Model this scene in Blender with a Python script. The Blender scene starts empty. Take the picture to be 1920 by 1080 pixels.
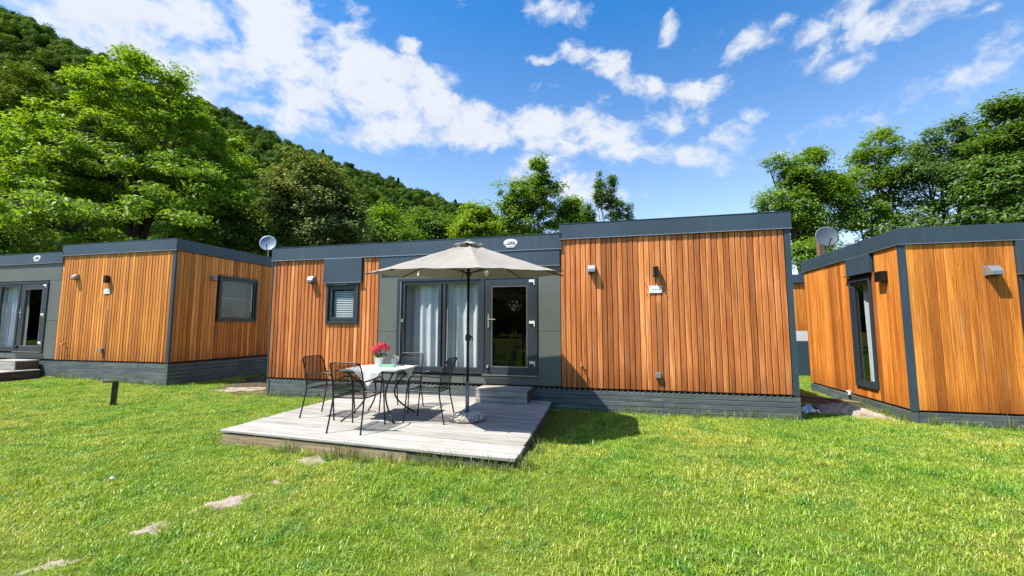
import bpy, bmesh, math, random
import numpy as np
from mathutils import Vector, Matrix, Euler

R = math.radians
scene = bpy.context.scene
COL = scene.collection

# ---------------------------------------------------------------- camera
cam_d = bpy.data.cameras.new("camera")
cam = bpy.data.objects.new("camera", cam_d)
COL.objects.link(cam)
cam.location = (0, 0, 1.5)
cam.rotation_euler = (R(90) + 0.0928, 0, 0)
cam_d.sensor_width = 36.0
cam_d.lens = 36.0 * 785.3 / 1920.0
cam_d.clip_start = 0.05
cam_d.clip_end = 5000
scene.camera = cam

# ---------------------------------------------------------------- view
scene.view_settings.view_transform = 'Standard'
scene.view_settings.look = 'None'
scene.view_settings.gamma = 1
scene.view_settings.use_curve_mapping = False
scene.view_settings.exposure = 0.90

# ---------------------------------------------------------------- sun
SUN_DIR = Vector((-0.556, -0.257, 1.0)).normalized()      # towards the sun
sun_d = bpy.data.lights.new("sun", 'SUN')
sun_d.energy = 4.6
sun_d.angle = R(0.55)
sun_d.color = (1.0, 0.95, 0.87)
sun = bpy.data.objects.new("sun", sun_d)
COL.objects.link(sun)
sun.location = (-20, -10, 40)
sun.rotation_euler = SUN_DIR.to_track_quat('Z', 'Y').to_euler()

# ---------------------------------------------------------------- world: sky with clouds
FPX, PITCH = 785.3, 0.0928


def pix_dir(px, py):
    """photo pixel -> unit direction in the world"""
    X = (px - 960) / FPX
    Y = (540 - py) / FPX
    c, s = math.cos(PITCH), math.sin(PITCH)
    return Vector((X, c - Y * s, s + Y * c)).normalized()


def pix_at(px, py, depth):
    d = pix_dir(px, py)
    return Vector((0, 0, 1.5)) + d * (depth / d.y)


world = bpy.data.worlds.new("World")
scene.world = world
world.use_nodes = True
wn, wl = world.node_tree.nodes, world.node_tree.links
wn.clear()
w_out = wn.new('ShaderNodeOutputWorld')
w_bg = wn.new('ShaderNodeBackground')
w_bg.inputs['Strength'].default_value = 0.142
sky = wn.new('ShaderNodeTexSky')
sky.sky_type = 'NISHITA'
sky.sun_disc = False
sky.sun_elevation = math.asin(SUN_DIR.z)
sky.sun_rotation = math.atan2(SUN_DIR.x, SUN_DIR.y)
sky.altitude = 600
sky.air_density = 1.0
sky.dust_density = 1.0
sky.ozone_density = 1.6
tc = wn.new('ShaderNodeTexCoord')


def wmath(op, a, b=None, c=None, clamp=False):
    n = wn.new('ShaderNodeMath')
    n.operation = op
    n.use_clamp = clamp
    for i, v in enumerate((a, b, c)):
        if v is None:
            continue
        if hasattr(v, 'is_output'):
            wl.new(v, n.inputs[i])
        else:
            n.inputs[i].default_value = v
    return n.outputs[0]


def wvec(op, a, b):
    n = wn.new('ShaderNodeVectorMath')
    n.operation = op
    for i, v in enumerate((a, b)):
        if hasattr(v, 'is_output'):
            wl.new(v, n.inputs[i])
        else:
            n.inputs[i].default_value = v
    return n


def wnoise(vec, scale, detail, rough=0.55):
    n = wn.new('ShaderNodeTexNoise')
    n.inputs['Scale'].default_value = scale
    n.inputs['Detail'].default_value = detail
    n.inputs['Roughness'].default_value = rough
    wl.new(vec, n.inputs['Vector'])
    return n


DIRV = tc.outputs['Generated']
warp_n = wnoise(DIRV, 5.0, 4, 0.6)
w1 = wvec('SUBTRACT', warp_n.outputs['Color'], (0.5, 0.5, 0.5)).outputs[0]
w2 = wvec('MULTIPLY', w1, (0.11, 0.11, 0.08)).outputs[0]
DW = wvec('ADD', DIRV, w2).outputs[0]
# cloud groups of this day's sky: centre, half sizes (photo px), slope angle, strength
CLOUDS = [
    (330, 50, 290, 110, 18, 1.0), (560, 115, 210, 115, 28, 1.0), (700, 180, 150, 75, 35, 1.0),
    (480, 205, 150, 32, 14, .75), (830, 205, 100, 52, 30, 1.0), (915, 245, 75, 40, 25, .95),
    (1020, 245, 150, 50, 4, 1.0), (1140, 262, 110, 44, 12, .95), (1240, 292, 85, 32, 14, .85),
    (1000, 305, 95, 38, 0, .75), (1070, 345, 75, 34, 10, .55), (640, 245, 26, 16, 10, .6),
    (735, 270, 26, 13, 10, .5), (1160, 132, 80, 26, 26, .85), (1085, 108, 38, 14, 20, .6),
    (1290, 190, 85, 34, -14, .75), (1265, 225, 80, 30, -10, .7), (1340, 150, 34, 14, -18, .6),
    (1440, 68, 60, 26, -10, .8), (1570, 30, 110, 34, -8, .75), (1670, 50, 190, 34, -14, .8),
    (1590, 125, 70, 28, -20, .75), (1535, 95, 32, 17, -15, .7), (1415, 215, 28, 18, 0, .75),
    (1600, 218, 330, 30, -13, .3), (1420, 245, 100, 24, -5, .35), (1243, 52, 24, 24, 40, .7),
    (1035, 15, 80, 28, 10, .65), (930, 86, 20, 12, 0, .6), (768, 84, 26, 16, 0, .65),
    (60, 15, 90, 30, 15, .7), (1320, 78, 24, 10, -10, .45), (1020, 105, 26, 8, 0, .4),
    (160, 75, 90, 28, 25, .6), (380, 240, 40, 20, 10, .5), (1850, 170, 160, 14, -14, .2),
    (1830, 20, 60, 14, -14, .35), (1130, 395, 60, 26, 0, .3),
]
mask = None
for (cx, cy, ra, rb, ang, amp) in CLOUDS:
    c = pix_dir(cx, cy)
    ca, sa = math.cos(R(ang)), math.sin(R(ang))
    e1 = (pix_dir(cx + 4 * ca, cy + 4 * sa) - pix_dir(cx - 4 * ca, cy - 4 * sa)) / 8.0      # per photo px
    e2 = (pix_dir(cx - 4 * sa, cy + 4 * ca) - pix_dir(cx + 4 * sa, cy - 4 * ca)) / 8.0
    k1, k2 = e1.length, e2.length
    e1, e2 = e1.normalized(), e2.normalized()
    dc = wvec('SUBTRACT', DW, tuple(c)).outputs[0]
    a = wvec('DOT_PRODUCT', dc, tuple(e1 / (k1 * ra * 1.25))).outputs['Value']
    b = wvec('DOT_PRODUCT', dc, tuple(e2 / (k2 * rb * 1.25))).outputs['Value']
    r2 = wmath('MULTIPLY_ADD', b, b, wmath('MULTIPLY', a, a))
    g = wmath('MULTIPLY_ADD', r2, -amp, amp)
    mask = g if mask is None else wmath('MAXIMUM', mask, g)
mask = wmath('MAXIMUM', mask, -0.35)
fb_map = wn.new('ShaderNodeMapping')
fb_map.inputs['Rotation'].default_value = (0, R(-18), 0)
fb_map.inputs['Scale'].default_value = (0.8, 1.0, 1.35)
wl.new(DW, fb_map.inputs['Vector'])
fbm = wnoise(fb_map.outputs[0], 15.0, 10, 0.62)
fbm2 = wnoise(fb_map.outputs[0], 6.5, 3, 0.5)
f1 = wmath('SUBTRACT', fbm.outputs['Fac'], 0.5)
f2 = wmath('SUBTRACT', fbm2.outputs['Fac'], 0.5)
dens = wmath('MULTIPLY_ADD', f1, 3.9, wmath('MULTIPLY_ADD', f2, 2.3, wmath('MULTIPLY_ADD', mask, 1.15, -0.36)))
mr = wn.new('ShaderNodeMapRange')
mr.interpolation_type = 'SMOOTHSTEP'
mr.inputs['From Min'].default_value = -0.30
mr.inputs['From Max'].default_value = 0.82
wl.new(dens, mr.inputs['Value'])
fac = wmath('MULTIPLY', mr.outputs[0], 0.95, clamp=True)
cl_ramp = wn.new('ShaderNodeValToRGB')       # thin parts white, thickest parts a little grey-blue
cl_ramp.color_ramp.elements[0].position = 0.0
cl_ramp.color_ramp.elements[0].color = (3.5, 3.65, 3.9, 1)
cl_ramp.color_ramp.elements[1].position = 1.0
cl_ramp.color_ramp.elements[1].color = (3.05, 3.22, 3.52, 1)
cl_n = wnoise(fb_map.outputs[0], 6.0, 5, 0.5)
wl.new(cl_n.outputs['Fac'], cl_ramp.inputs['Fac'])
hsv = wn.new('ShaderNodeHueSaturation')
hsv.inputs['Hue'].default_value = 0.5
hsv.inputs['Saturation'].default_value = 1.38
hsv.inputs['Value'].default_value = 1.0
sep = wn.new('ShaderNodeSeparateXYZ')
wl.new(DIRV, sep.inputs[0])
mr2 = wn.new('ShaderNodeMapRange')
for k_, v_ in (('From Min', 0.10), ('From Max', 0.62), ('To Min', 0.86), ('To Max', 1.40)):
    mr2.inputs[k_].default_value = v_
wl.new(sep.outputs[2], mr2.inputs['Value'])
wl.new(mr2.outputs[0], hsv.inputs['Saturation'])
wl.new(sky.outputs[0], hsv.inputs['Color'])
wmix = wn.new('ShaderNodeMixRGB')
wl.new(fac, wmix.inputs['Fac'])
wl.new(hsv.outputs[0], wmix.inputs['Color1'])
wl.new(cl_ramp.outputs[0], wmix.inputs['Color2'])
wl.new(wmix.outputs[0], w_bg.inputs['Color'])
wl.new(w_bg.outputs[0], w_out.inputs['Surface'])

scene.cycles.use_denoising = True
scene.cycles.denoising_prefilter = 'NONE'
scene.cycles.max_bounces = 8
scene.cycles.sample_clamp_indirect = 6.0
scene.cycles.transparent_max_bounces = 12
scene.cycles.caustics_reflective = False
scene.cycles.caustics_refractive = False

# ================================================================ materials
MATS = {}


class NT:
    """small helper round a material's node tree"""

    def __init__(self, name):
        self.m = bpy.data.materials.new(name)
        self.m.use_nodes = True
        self.n, self.l = self.m.node_tree.nodes, self.m.node_tree.links
        self.bsdf = self.n['Principled BSDF']
        MATS[name] = self.m

    def new(self, t, **kw):
        x = self.n.new(t)
        for k, v in kw.items():
            setattr(x, k, v)
        return x

    def put(self, sock, v):
        if hasattr(v, 'is_output'):
            self.l.new(v, sock)
        else:
            sock.default_value = v

    def coord(self, kind='Object'):
        if kind == 'Position':
            return self.new('ShaderNodeNewGeometry').outputs['Position']
        return self.new('ShaderNodeTexCoord').outputs[kind]

    def mapping(self, vec, scale=(1, 1, 1), rot=(0, 0, 0)):
        mp = self.new('ShaderNodeMapping')
        self.put(mp.inputs['Vector'], vec)
        mp.inputs['Scale'].default_value = scale
        mp.inputs['Rotation'].default_value = rot
        return mp.outputs[0]

    def noise(self, vec, scale, detail=4, rough=0.55, dist=0.0, out='Fac'):
        x = self.new('ShaderNodeTexNoise')
        self.put(x.inputs['Vector'], vec)
        x.inputs['Scale'].default_value = scale
        x.inputs['Detail'].default_value = detail
        x.inputs['Roughness'].default_value = rough
        x.inputs['Distortion'].default_value = dist
        return x.outputs[out]

    def ramp(self, fac, stops):
        x = self.new('ShaderNodeValToRGB')
        self.put(x.inputs['Fac'], fac)
        e = x.color_ramp.elements
        while len(e) < len(stops):
            e.new(0.5)
        for i, (p, c) in enumerate(stops):
            e[i].position = p
            e[i].color = tuple(c) + (1,) if len(c) == 3 else c
        return x.outputs[0]

    def mix(self, fac, a, b, mode='MIX'):
        x = self.new('ShaderNodeMixRGB')
        x.blend_type = mode
        self.put(x.inputs['Fac'], fac)
        for s, v in ((x.inputs['Color1'], a), (x.inputs['Color2'], b)):
            if isinstance(v, tuple) and len(v) == 3:
                v = v + (1,)
            self.put(s, v)
        return x.outputs[0]

    def math(self, op, a, b=0.0, clamp=False):
        x = self.new('ShaderNodeMath')
        x.operation = op
        x.use_clamp = clamp
        self.put(x.inputs[0], a)
        self.put(x.inputs[1], b)
        return x.outputs[0]

    def rnd(self):
        return self.new('ShaderNodeObjectInfo').outputs['Random']

    def island(self):
        return self.new('ShaderNodeNewGeometry').outputs['Random Per Island']

    def add_vec(self, a, b):
        x = self.new('ShaderNodeVectorMath')
        self.put(x.inputs[0], a)
        self.put(x.inputs[1], b)
        return x.outputs[0]

    def offset(self, vec, fac, k=37.0):
        s = self.math('MULTIPLY', fac, k)
        c = self.new('ShaderNodeCombineXYZ')
        for i in range(3):
            self.l.new(s, c.inputs[i])
        return self.add_vec(vec, c.outputs[0])

    def bump(self, h, strength=0.3, dist=0.01):
        b = self.new('ShaderNodeBump')
        b.inputs['Strength'].default_value = strength
        b.inputs['Distance'].default_value = dist
        self.put(b.inputs['Height'], h)
        self.l.new(b.outputs[0], self.bsdf.inputs['Normal'])

    def set(self, **kw):
        names = dict(color='Base Color', rough='Roughness', metal='Metallic', spec='Specular IOR Level',
                     alpha='Alpha', sheen='Sheen Weight', coat='Coat Weight')
        for k, v in kw.items():
            if k == 'color' and isinstance(v, tuple) and len(v) == 3:
                v = v + (1,)
            self.put(self.bsdf.inputs[names[k]], v)
        return self


def simple(name, color, rough=0.5, metal=0.0, spec=0.5, var=0.12, scale=9.0, bump=0.0):
    t = NT(name)
    n = t.noise(t.coord('Object'), scale, 5)
    dark = tuple(c * (1 - var) for c in color)
    lite = tuple(min(1, c * (1 + var)) for c in color)
    t.set(color=t.ramp(n, [(0.3, dark), (0.7, lite)]), rough=rough, metal=metal, spec=spec)
    if bump:
        t.bump(t.noise(t.coord('Object'), scale * 8, 3), bump, 0.004)
    return t.m


def wood(name, lo, mid, hi, grain=1.0, stain=None, figure=0.35):
    """vertical cladding board: grain runs along local z, every board its own tone"""
    t = NT(name)
    rnd = t.rnd()
    oc = t.offset(t.coord('Object'), rnd)
    g1 = t.noise(t.mapping(oc, (38, 38, 1.1)), 1.0, 6, 0.62, 0.6)
    g2 = t.noise(t.mapping(oc, (150, 150, 2.2)), 1.0, 3, 0.5)
    g3 = t.noise(t.mapping(oc, (5, 5, 0.55)), 1.0, 3, 0.5)
    c = t.ramp(g1, [(0.24, lo), (0.5, mid), (0.78, hi)])
    c = t.mix(0.55, c, t.ramp(g2, [(0.25, (0.50, 0.42, 0.36)), (0.7, (1.20, 1.18, 1.16))]), 'MULTIPLY')
    c = t.mix(0.8, c, t.ramp(g3, [(0.3, (0.72, 0.66, 0.62)), (0.7, (1.14, 1.16, 1.2))]), 'MULTIPLY')
    r2 = t.new('ShaderNodeTexWhiteNoise', noise_dimensions='1D')
    t.l.new(rnd, r2.inputs['W'])
    c = t.mix(0.9, c, t.ramp(r2.outputs['Value'], [(0.0, (0.60, 0.52, 0.48)), (0.35, (0.93, 0.88, 0.85)),
                                                   (0.75, (1.12, 1.10, 1.08)), (1.0, (1.42, 1.56, 1.8))]), 'MULTIPLY')
    # flowing figure of flat-sawn boards
    wv = t.new('ShaderNodeTexWave', wave_type='RINGS', rings_direction='Z')
    wv.wave_profile = 'SAW'
    t.l.new(t.mapping(oc, (9, 9, 0.55)), wv.inputs['Vector'])
    wv.inputs['Scale'].default_value = 2.6
    wv.inputs['Distortion'].default_value = 5.0
    wv.inputs['Detail'].default_value = 3.0
    wv.inputs['Detail Scale'].default_value = 1.6
    c = t.mix(figure, c, t.ramp(wv.outputs['Fac'], [(0.0, (0.62, 0.50, 0.42)), (0.35, (1.0, 1.0, 1.0)), (1.0, (1.22, 1.22, 1.2))]), 'MULTIPLY')
    # knots
    v = t.new('ShaderNodeTexVoronoi')
    t.l.new(t.mapping(oc, (9, 9, 2.6)), v.inputs['Vector'])
    v.inputs['Scale'].default_value = 1.0
    kn = t.ramp(v.outputs['Distance'], [(0.03, (1, 1, 1)), (0.11, (0, 0, 0))])
    ks = t.ramp(t.noise(oc, 1.7, 2), [(0.52, (0, 0, 0)), (0.58, (1, 1, 1))])
    c = t.mix(t.math('MULTIPLY', t.math('MULTIPLY', kn, ks), 0.7), c, (0.09, 0.035, 0.012))
    # rain-splash darkening towards the foot of the wall and under the eaves edge: reddish wear
    wz = t.noise(t.mapping(t.coord('Position'), (3.0, 3.0, 0.35)), 1.0, 4, 0.6)
    c = t.mix(t.math('MULTIPLY', t.ramp(wz, [(0.5, (0, 0, 0)), (0.72, (1, 1, 1))]), 0.4), c,
              t.mix(1.0, c, (0.62, 0.5, 0.45), 'MULTIPLY'))
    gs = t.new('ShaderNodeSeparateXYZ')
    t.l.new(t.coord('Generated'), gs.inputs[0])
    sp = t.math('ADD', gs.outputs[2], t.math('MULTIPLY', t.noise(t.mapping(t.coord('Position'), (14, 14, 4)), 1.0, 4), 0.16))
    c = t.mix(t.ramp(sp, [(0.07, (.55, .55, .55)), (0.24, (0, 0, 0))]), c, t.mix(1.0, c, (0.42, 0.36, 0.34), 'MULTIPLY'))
    gw = t.ramp(t.noise(t.mapping(t.coord('Position'), (9, 9, 0.9)), 1.0, 5, 0.65), [(0.56, (0, 0, 0)), (0.75, (.4, .4, .4))])
    c = t.mix(gw, c, (0.40, 0.27, 0.18))
    if stain:
        sx = t.new('ShaderNodeSeparateXYZ')
        t.l.new(t.coord('Position'), sx.inputs[0])
        n = t.noise(t.mapping(t.coord('Position'), (30, 30, 2)), 1.0, 3)
        z = t.math('ADD', sx.outputs[2], t.math('MULTIPLY', n, 0.12))
        d1 = t.ramp(t.math('SUBTRACT', z, 1.0), [(0.0, (.75, .75, .75)), (0.95, (.6, .6, .6)), (1.18, (0, 0, 0)), (1.3, (0, 0, 0))])
        c = t.mix(t.math('MULTIPLY', d1, stain), c, (0.05, 0.035, 0.02))
    t.set(color=c, rough=0.62, spec=0.3)
    t.bump(g2, 0.25, 0.003)
    return t.m


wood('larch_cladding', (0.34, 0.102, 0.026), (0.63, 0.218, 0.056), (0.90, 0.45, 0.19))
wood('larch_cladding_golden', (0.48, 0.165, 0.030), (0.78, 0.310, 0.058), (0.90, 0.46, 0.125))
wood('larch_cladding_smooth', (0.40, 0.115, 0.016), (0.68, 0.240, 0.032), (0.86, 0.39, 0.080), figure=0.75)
wood('larch_cladding_streaked', (0.30, 0.100, 0.028), (0.48, 0.17, 0.046), (0.66, 0.28, 0.095), stain=0.55)

t = NT('charcoal_metal')
n1 = t.noise(t.coord('Position'), 0.9, 4, 0.6)
n2 = t.noise(t.mapping(t.coord('Position'), (22, 22, 1.2)), 1.0, 4, 0.6)
c = t.ramp(n1, [(0.3, (0.034, 0.056, 0.077)), (0.7, (0.047, 0.076, 0.102))])
c = t.mix(t.ramp(n2, [(0.55, (0, 0, 0)), (0.78, (.45, .45, .45))]), c, (0.085, 0.105, 0.12))
t.set(color=c, rough=t.ramp(n2, [(0.3, (0.36, 0.36, 0.36)), (0.7, (0.52, 0.52, 0.52))]))
simple('charcoal_frame', (0.036, 0.045, 0.055), 0.36, 0.0, 0.5, 0.06, 4)
simple('drip_edge', (0.42, 0.40, 0.40), 0.3, 0.7, 0.5, 0.08, 6)
t = NT('grey_panel')
n1 = t.noise(t.coord('Position'), 1.4, 4, 0.6)
n2 = t.noise(t.mapping(t.coord('Position'), (30, 30, 1.0)), 1.0, 4, 0.6)
c = t.ramp(n1, [(0.3, (0.112, 0.122, 0.108)), (0.7, (0.132, 0.142, 0.125))])
c = t.mix(t.ramp(n2, [(0.55, (0, 0, 0)), (0.8, (.35, .35, .35))]), c, (0.17, 0.175, 0.155))
t.set(color=c, rough=0.55, spec=0.4)
simple('dark_core', (0.018, 0.016, 0.014), 0.9)
simple('interior_wall', (0.06, 0.040, 0.026), 0.7)
simple('interior_floor', (0.09, 0.055, 0.03), 0.5)
simple('roof_membrane', (0.10, 0.105, 0.11), 0.85)
simple('white_plastic', (0.78, 0.78, 0.76), 0.35, var=0.04)
simple('silver_metal', (0.30, 0.31, 0.32), 0.4, 0.4, var=0.06)
simple('black_metal', (0.012, 0.012, 0.013), 0.35, 0.2, 0.5)
simple('black_plastic', (0.014, 0.014, 0.015), 0.45)
simple('pole_grey', (0.22, 0.23, 0.23), 0.4, 0.5)
simple('brass', (0.35, 0.25, 0.10), 0.35, 0.8)
simple('ink', (0.03, 0.035, 0.04), 0.6)
simple('dish_pale', (0.20, 0.27, 0.34), 0.45, 0.0, 0.4, 0.08)
simple('dish_dark', (0.075, 0.095, 0.115), 0.5, 0.0, 0.4, 0.12)
simple('table_metal', (0.38, 0.40, 0.40), 0.4, 0.3)
simple('pot_white', (0.62, 0.62, 0.60), 0.5, var=0.08)
simple('mint_glass', (0.34, 0.62, 0.44), 0.2, var=0.08)
simple('cord_natural', (0.42, 0.33, 0.22), 0.8)
simple('shell_cream', (0.72, 0.62, 0.50), 0.4, var=0.15, scale=30)
simple('curtain_pole', (0.3, 0.3, 0.3), 0.4)
simple('bark', (0.055, 0.045, 0.035), 0.9, 0, 0.2, 0.35, 12, 0.6)
simple('bark_grey', (0.12, 0.105, 0.085), 0.9, 0, 0.2, 0.35, 12, 0.6)
simple('grout', (0.16, 0.14, 0.11), 0.9)
simple('post_brown', (0.20, 0.11, 0.065), 0.8)
simple('upholstery', (0.10, 0.10, 0.10), 0.8)
simple('blind_dark', (0.025, 0.032, 0.04), 0.8)

t = NT('skirt_plank')          # grey-green ribbed composite with pale water marks
oc = t.offset(t.coord('Object'), t.rnd())
s1 = t.noise(t.mapping(oc, (1.0, 1.0, 34)), 1.0, 5, 0.6)
s2 = t.noise(t.mapping(oc, (0.9, 0.9, 1.2)), 2.0, 4, 0.6)
c = t.ramp(s1, [(0.28, (0.050, 0.066, 0.066)), (0.56, (0.090, 0.110, 0.108)), (0.76, (0.26, 0.29, 0.28))])
c = t.mix(t.ramp(s2, [(0.45, (0, 0, 0)), (0.75, (.6, .6, .6))]), c, (0.19, 0.225, 0.215))
t.set(color=c, rough=0.6)
wv = t.new('ShaderNodeTexWave', wave_type='BANDS', bands_direction='Z')
t.l.new(t.coord('Object'), wv.inputs['Vector'])
wv.inputs['Scale'].default_value = 28
t.bump(wv.outputs['Fac'], 0.5, 0.003)

t = NT('deck_plank')           # silvered softwood boards, grain along local x
rnd = t.rnd()
oc = t.offset(t.coord('Object'), rnd)
g1 = t.noise(t.mapping(oc, (1.0, 30, 30)), 1.2, 6, 0.65, 0.5)
g2 = t.noise(t.mapping(oc, (1.4, 95, 95)), 1.0, 3, 0.5)
c = t.ramp(g1, [(0.27, (0.19, 0.176, 0.152)), (0.46, (0.40, 0.384, 0.345)), (0.75, (0.61, 0.592, 0.545))])
c = t.mix(0.7, c, t.ramp(g2, [(0.30, (0.32, 0.31, 0.30)), (0.52, (1.0, 1.0, 1.0))]), 'MULTIPLY')
c = t.mix(0.8, c, t.ramp(rnd, [(0, (0.80, 0.78, 0.75)), (1, (1.12, 1.12, 1.12))]), 'MULTIPLY')
st = t.noise(t.coord('Position'), 1.6, 5, 0.6)
c = t.mix(t.ramp(st, [(0.50, (0, 0, 0)), (0.72, (.6, .6, .6))]), c, (0.26, 0.235, 0.20))
ds = t.ramp(t.noise(t.mapping(oc, (2.2, 60, 60)), 1.0, 4, 0.6), [(0.60, (0, 0, 0)), (0.68, (1, 1, 1))])
c = t.mix(t.math('MULTIPLY', ds, 0.6), c, (0.13, 0.12, 0.105))
t.set(color=c, rough=0.8, spec=0.2)
t.bump(g2, 0.5, 0.004)

t = NT('raw_timber')
rnd = t.rnd()
oc = t.offset(t.coord('Object'), rnd)
g1 = t.noise(t.mapping(oc, (1.2, 25, 25)), 1.2, 6, 0.65, 0.8)
c = t.ramp(g1, [(0.25, (0.16, 0.11, 0.065)), (0.5, (0.34, 0.255, 0.155)), (0.75, (0.50, 0.40, 0.27))])
c = t.mix(t.ramp(t.noise(oc, 2.3, 4), [(0.5, (0, 0, 0)), (0.7, (.7, .7, .7))]), c, (0.12, 0.085, 0.05))
t.set(color=c, rough=0.85, spec=0.15)

t = NT('dark_timber')
g1 = t.noise(t.mapping(t.coord('Object'), (1.2, 25, 25)), 1.2, 6, 0.65, 0.8)
t.set(color=t.ramp(g1, [(0.3, (0.035, 0.028, 0.022)), (0.7, (0.13, 0.105, 0.08))]), rough=0.9)

t = NT('window_glass')         # clear float glass: see-through plus mirror-like reflection
t.n.remove(t.bsdf)
out = [x for x in t.n if x.type == 'OUTPUT_MATERIAL'][0]
fr = t.new('ShaderNodeFresnel')
fr.inputs['IOR'].default_value = 1.5
tr = t.new('ShaderNodeBsdfTransparent')
tr.inputs['Color'].default_value = (0.95, 0.97, 0.975, 1)
gl = t.new('ShaderNodeBsdfGlossy')
gl.inputs['Roughness'].default_value = 0.0
gl.inputs['Color'].default_value = (1, 1, 1, 1)
mx = t.new('ShaderNodeMixShader')
bf = t.new('ShaderNodeNewGeometry').outputs['Backfacing']
t.l.new(t.math('MULTIPLY', t.math('MULTIPLY', fr.outputs[0], 1.0, clamp=True), t.math('SUBTRACT', 1.0, bf)), mx.inputs[0])
t.l.new(tr.outputs[0], mx.inputs[1])
t.l.new(gl.outputs[0], mx.inputs[2])
t.l.new(mx.outputs[0], out.inputs['Surface'])


def leafy(name, stops, trans=0.35, rough=0.5, patch=None, gloss=0.03):
    """leaf / blade material: tone varies leaf by leaf, part of the light passes through"""
    t = NT(name)
    t.n.remove(t.bsdf)
    out = [x for x in t.n if x.type == 'OUTPUT_MATERIAL'][0]
    c = t.ramp(t.island(), stops)
    if patch:
        c = patch(t, c)
    df = t.new('ShaderNodeBsdfDiffuse')
    tl = t.new('ShaderNodeBsdfTranslucent')
    gs = t.new('ShaderNodeBsdfGlossy')
    gs.inputs['Roughness'].default_value = rough
    gs.inputs['Color'].default_value = (0.9, 0.95, 0.9, 1)
    t.put(df.inputs['Color'], c)
    t.put(tl.inputs['Color'], t.mix(1.0, c, (1.25, 1.15, 0.55), 'MULTIPLY'))
    m1 = t.new('ShaderNodeMixShader')
    m1.inputs[0].default_value = trans
    t.l.new(df.outputs[0], m1.inputs[1])
    t.l.new(tl.outputs[0], m1.inputs[2])
    m2 = t.new('ShaderNodeMixShader')
    m2.inputs[0].default_value = gloss
    t.l.new(m1.outputs[0], m2.inputs[1])
    t.l.new(gs.outputs[0], m2.inputs[2])
    t.l.new(m2.outputs[0], out.inputs['Surface'])
    return t.m


leafy('leaf_ash', [(0, (0.100, 0.190, 0.010)), (0.5, (0.190, 0.335, 0.018)), (1, (0.310, 0.450, 0.032))], 0.5)
leafy('leaf_olive', [(0, (0.065, 0.105, 0.014)), (0.5, (0.120, 0.185, 0.022)), (1, (0.20, 0.27, 0.035))], 0.35)
leafy('leaf_lime', [(0, (0.105, 0.200, 0.012)), (0.5, (0.185, 0.320, 0.018)), (1, (0.29, 0.42, 0.03))], 0.5)
leafy('leaf_mid', [(0, (0.070, 0.150, 0.014)), (0.5, (0.145, 0.270, 0.022)), (1, (0.240, 0.370, 0.036))], 0.5)
leafy('leaf_dark', [(0, (0.055, 0.125, 0.016)), (0.5, (0.110, 0.215, 0.026)), (1, (0.185, 0.30, 0.042))], 0.48)
leafy('leaf_blue', [(0, (0.040, 0.100, 0.028)), (0.5, (0.085, 0.175, 0.042)), (1, (0.200, 0.310, 0.065))], 0.5)
leafy('leaf_chestnut', [(0, (0.055, 0.080, 0.022)), (0.45, (0.115, 0.165, 0.040)), (0.75, (0.23, 0.29, 0.075)),
                        (1, (0.44, 0.50, 0.20))], 0.35)


def hill_patch(t, c):
    oi = t.new('ShaderNodeObjectInfo')
    n = t.ramp(oi.outputs['Random'], [(0, (0.50, 0.58, 0.60)), (0.35, (0.85, 0.90, 0.8)), (0.7, (1.1, 1.08, 0.9)),
                                      (1, (1.6, 1.35, 0.9))])
    return t.mix(1.0, c, n, 'MULTIPLY')


leafy('leaf_forest', [(0, (0.045, 0.095, 0.014)), (0.5, (0.084, 0.155, 0.020)), (1, (0.140, 0.225, 0.030))], 0.35, patch=hill_patch, gloss=0.008)
leafy('needle_forest', [(0, (0.022, 0.05, 0.018)), (1, (0.055, 0.105, 0.035))], 0.15, patch=hill_patch)


def lawn_patch(t, c):
    p = t.coord('Position')
    n1 = t.noise(p, 0.55, 4, 0.6)
    n2 = t.noise(p, 2.6, 4, 0.6)
    n3 = t.noise(p, 7.0, 3, 0.6)
    c = t.mix(t.ramp(n1, [(0.42, (0, 0, 0)), (0.64, (.95, .95, .95))]), c, t.mix(1.0, c, (1.70, 1.18, 2.0), 'MULTIPLY'))
    c = t.mix(t.ramp(n2, [(0.47, (0, 0, 0)), (0.66, (.95, .95, .95))]), c, t.mix(1.0, c, (0.44, 0.72, 0.75), 'MULTIPLY'))
    c = t.mix(t.ramp(n3, [(0.54, (0, 0, 0)), (0.70, (.6, .6, .6))]), c, t.mix(1.0, c, (1.5, 1.22, 2.2), 'MULTIPLY'))
    return c


leafy('grass_blade', [(0, (0.105, 0.230, 0.010)), (0.35, (0.235, 0.405, 0.020)), (0.80, (0.375, 0.545, 0.042)),
                      (0.93, (0.48, 0.56, 0.12)), (1, (0.60, 0.58, 0.27))], 0.35, 0.4, patch=lawn_patch)
leafy('grass_long', [(0, (0.08, 0.15, 0.02)), (0.5, (0.15, 0.23, 0.03)), (1, (0.36, 0.36, 0.16))], 0.35, 0.4)
leafy('petal', [(0, (0.52, 0.012, 0.055)), (0.5, (0.72, 0.035, 0.11)), (1, (0.86, 0.17, 0.26))], 0.3)
leafy('pot_leaf', [(0, (0.02, 0.05, 0.015)), (1, (0.07, 0.13, 0.04))], 0.2)

t = NT('lawn_soil')
p = t.coord('Position')
n = t.noise(p, 14, 6, 0.6)
n1 = t.noise(p, 0.7, 4, 0.6)
c = t.ramp(n, [(0.3, (0.05, 0.075, 0.010)), (0.6, (0.11, 0.155, 0.016)), (0.8, (0.20, 0.19, 0.06))])
c = t.mix(t.ramp(n1, [(0.45, (0, 0, 0)), (0.7, (.5, .5, .5))]), c, (0.17, 0.17, 0.05))
t.set(color=c, rough=0.95, spec=0.1)
t.bump(n, 0.6, 0.03)

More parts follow.
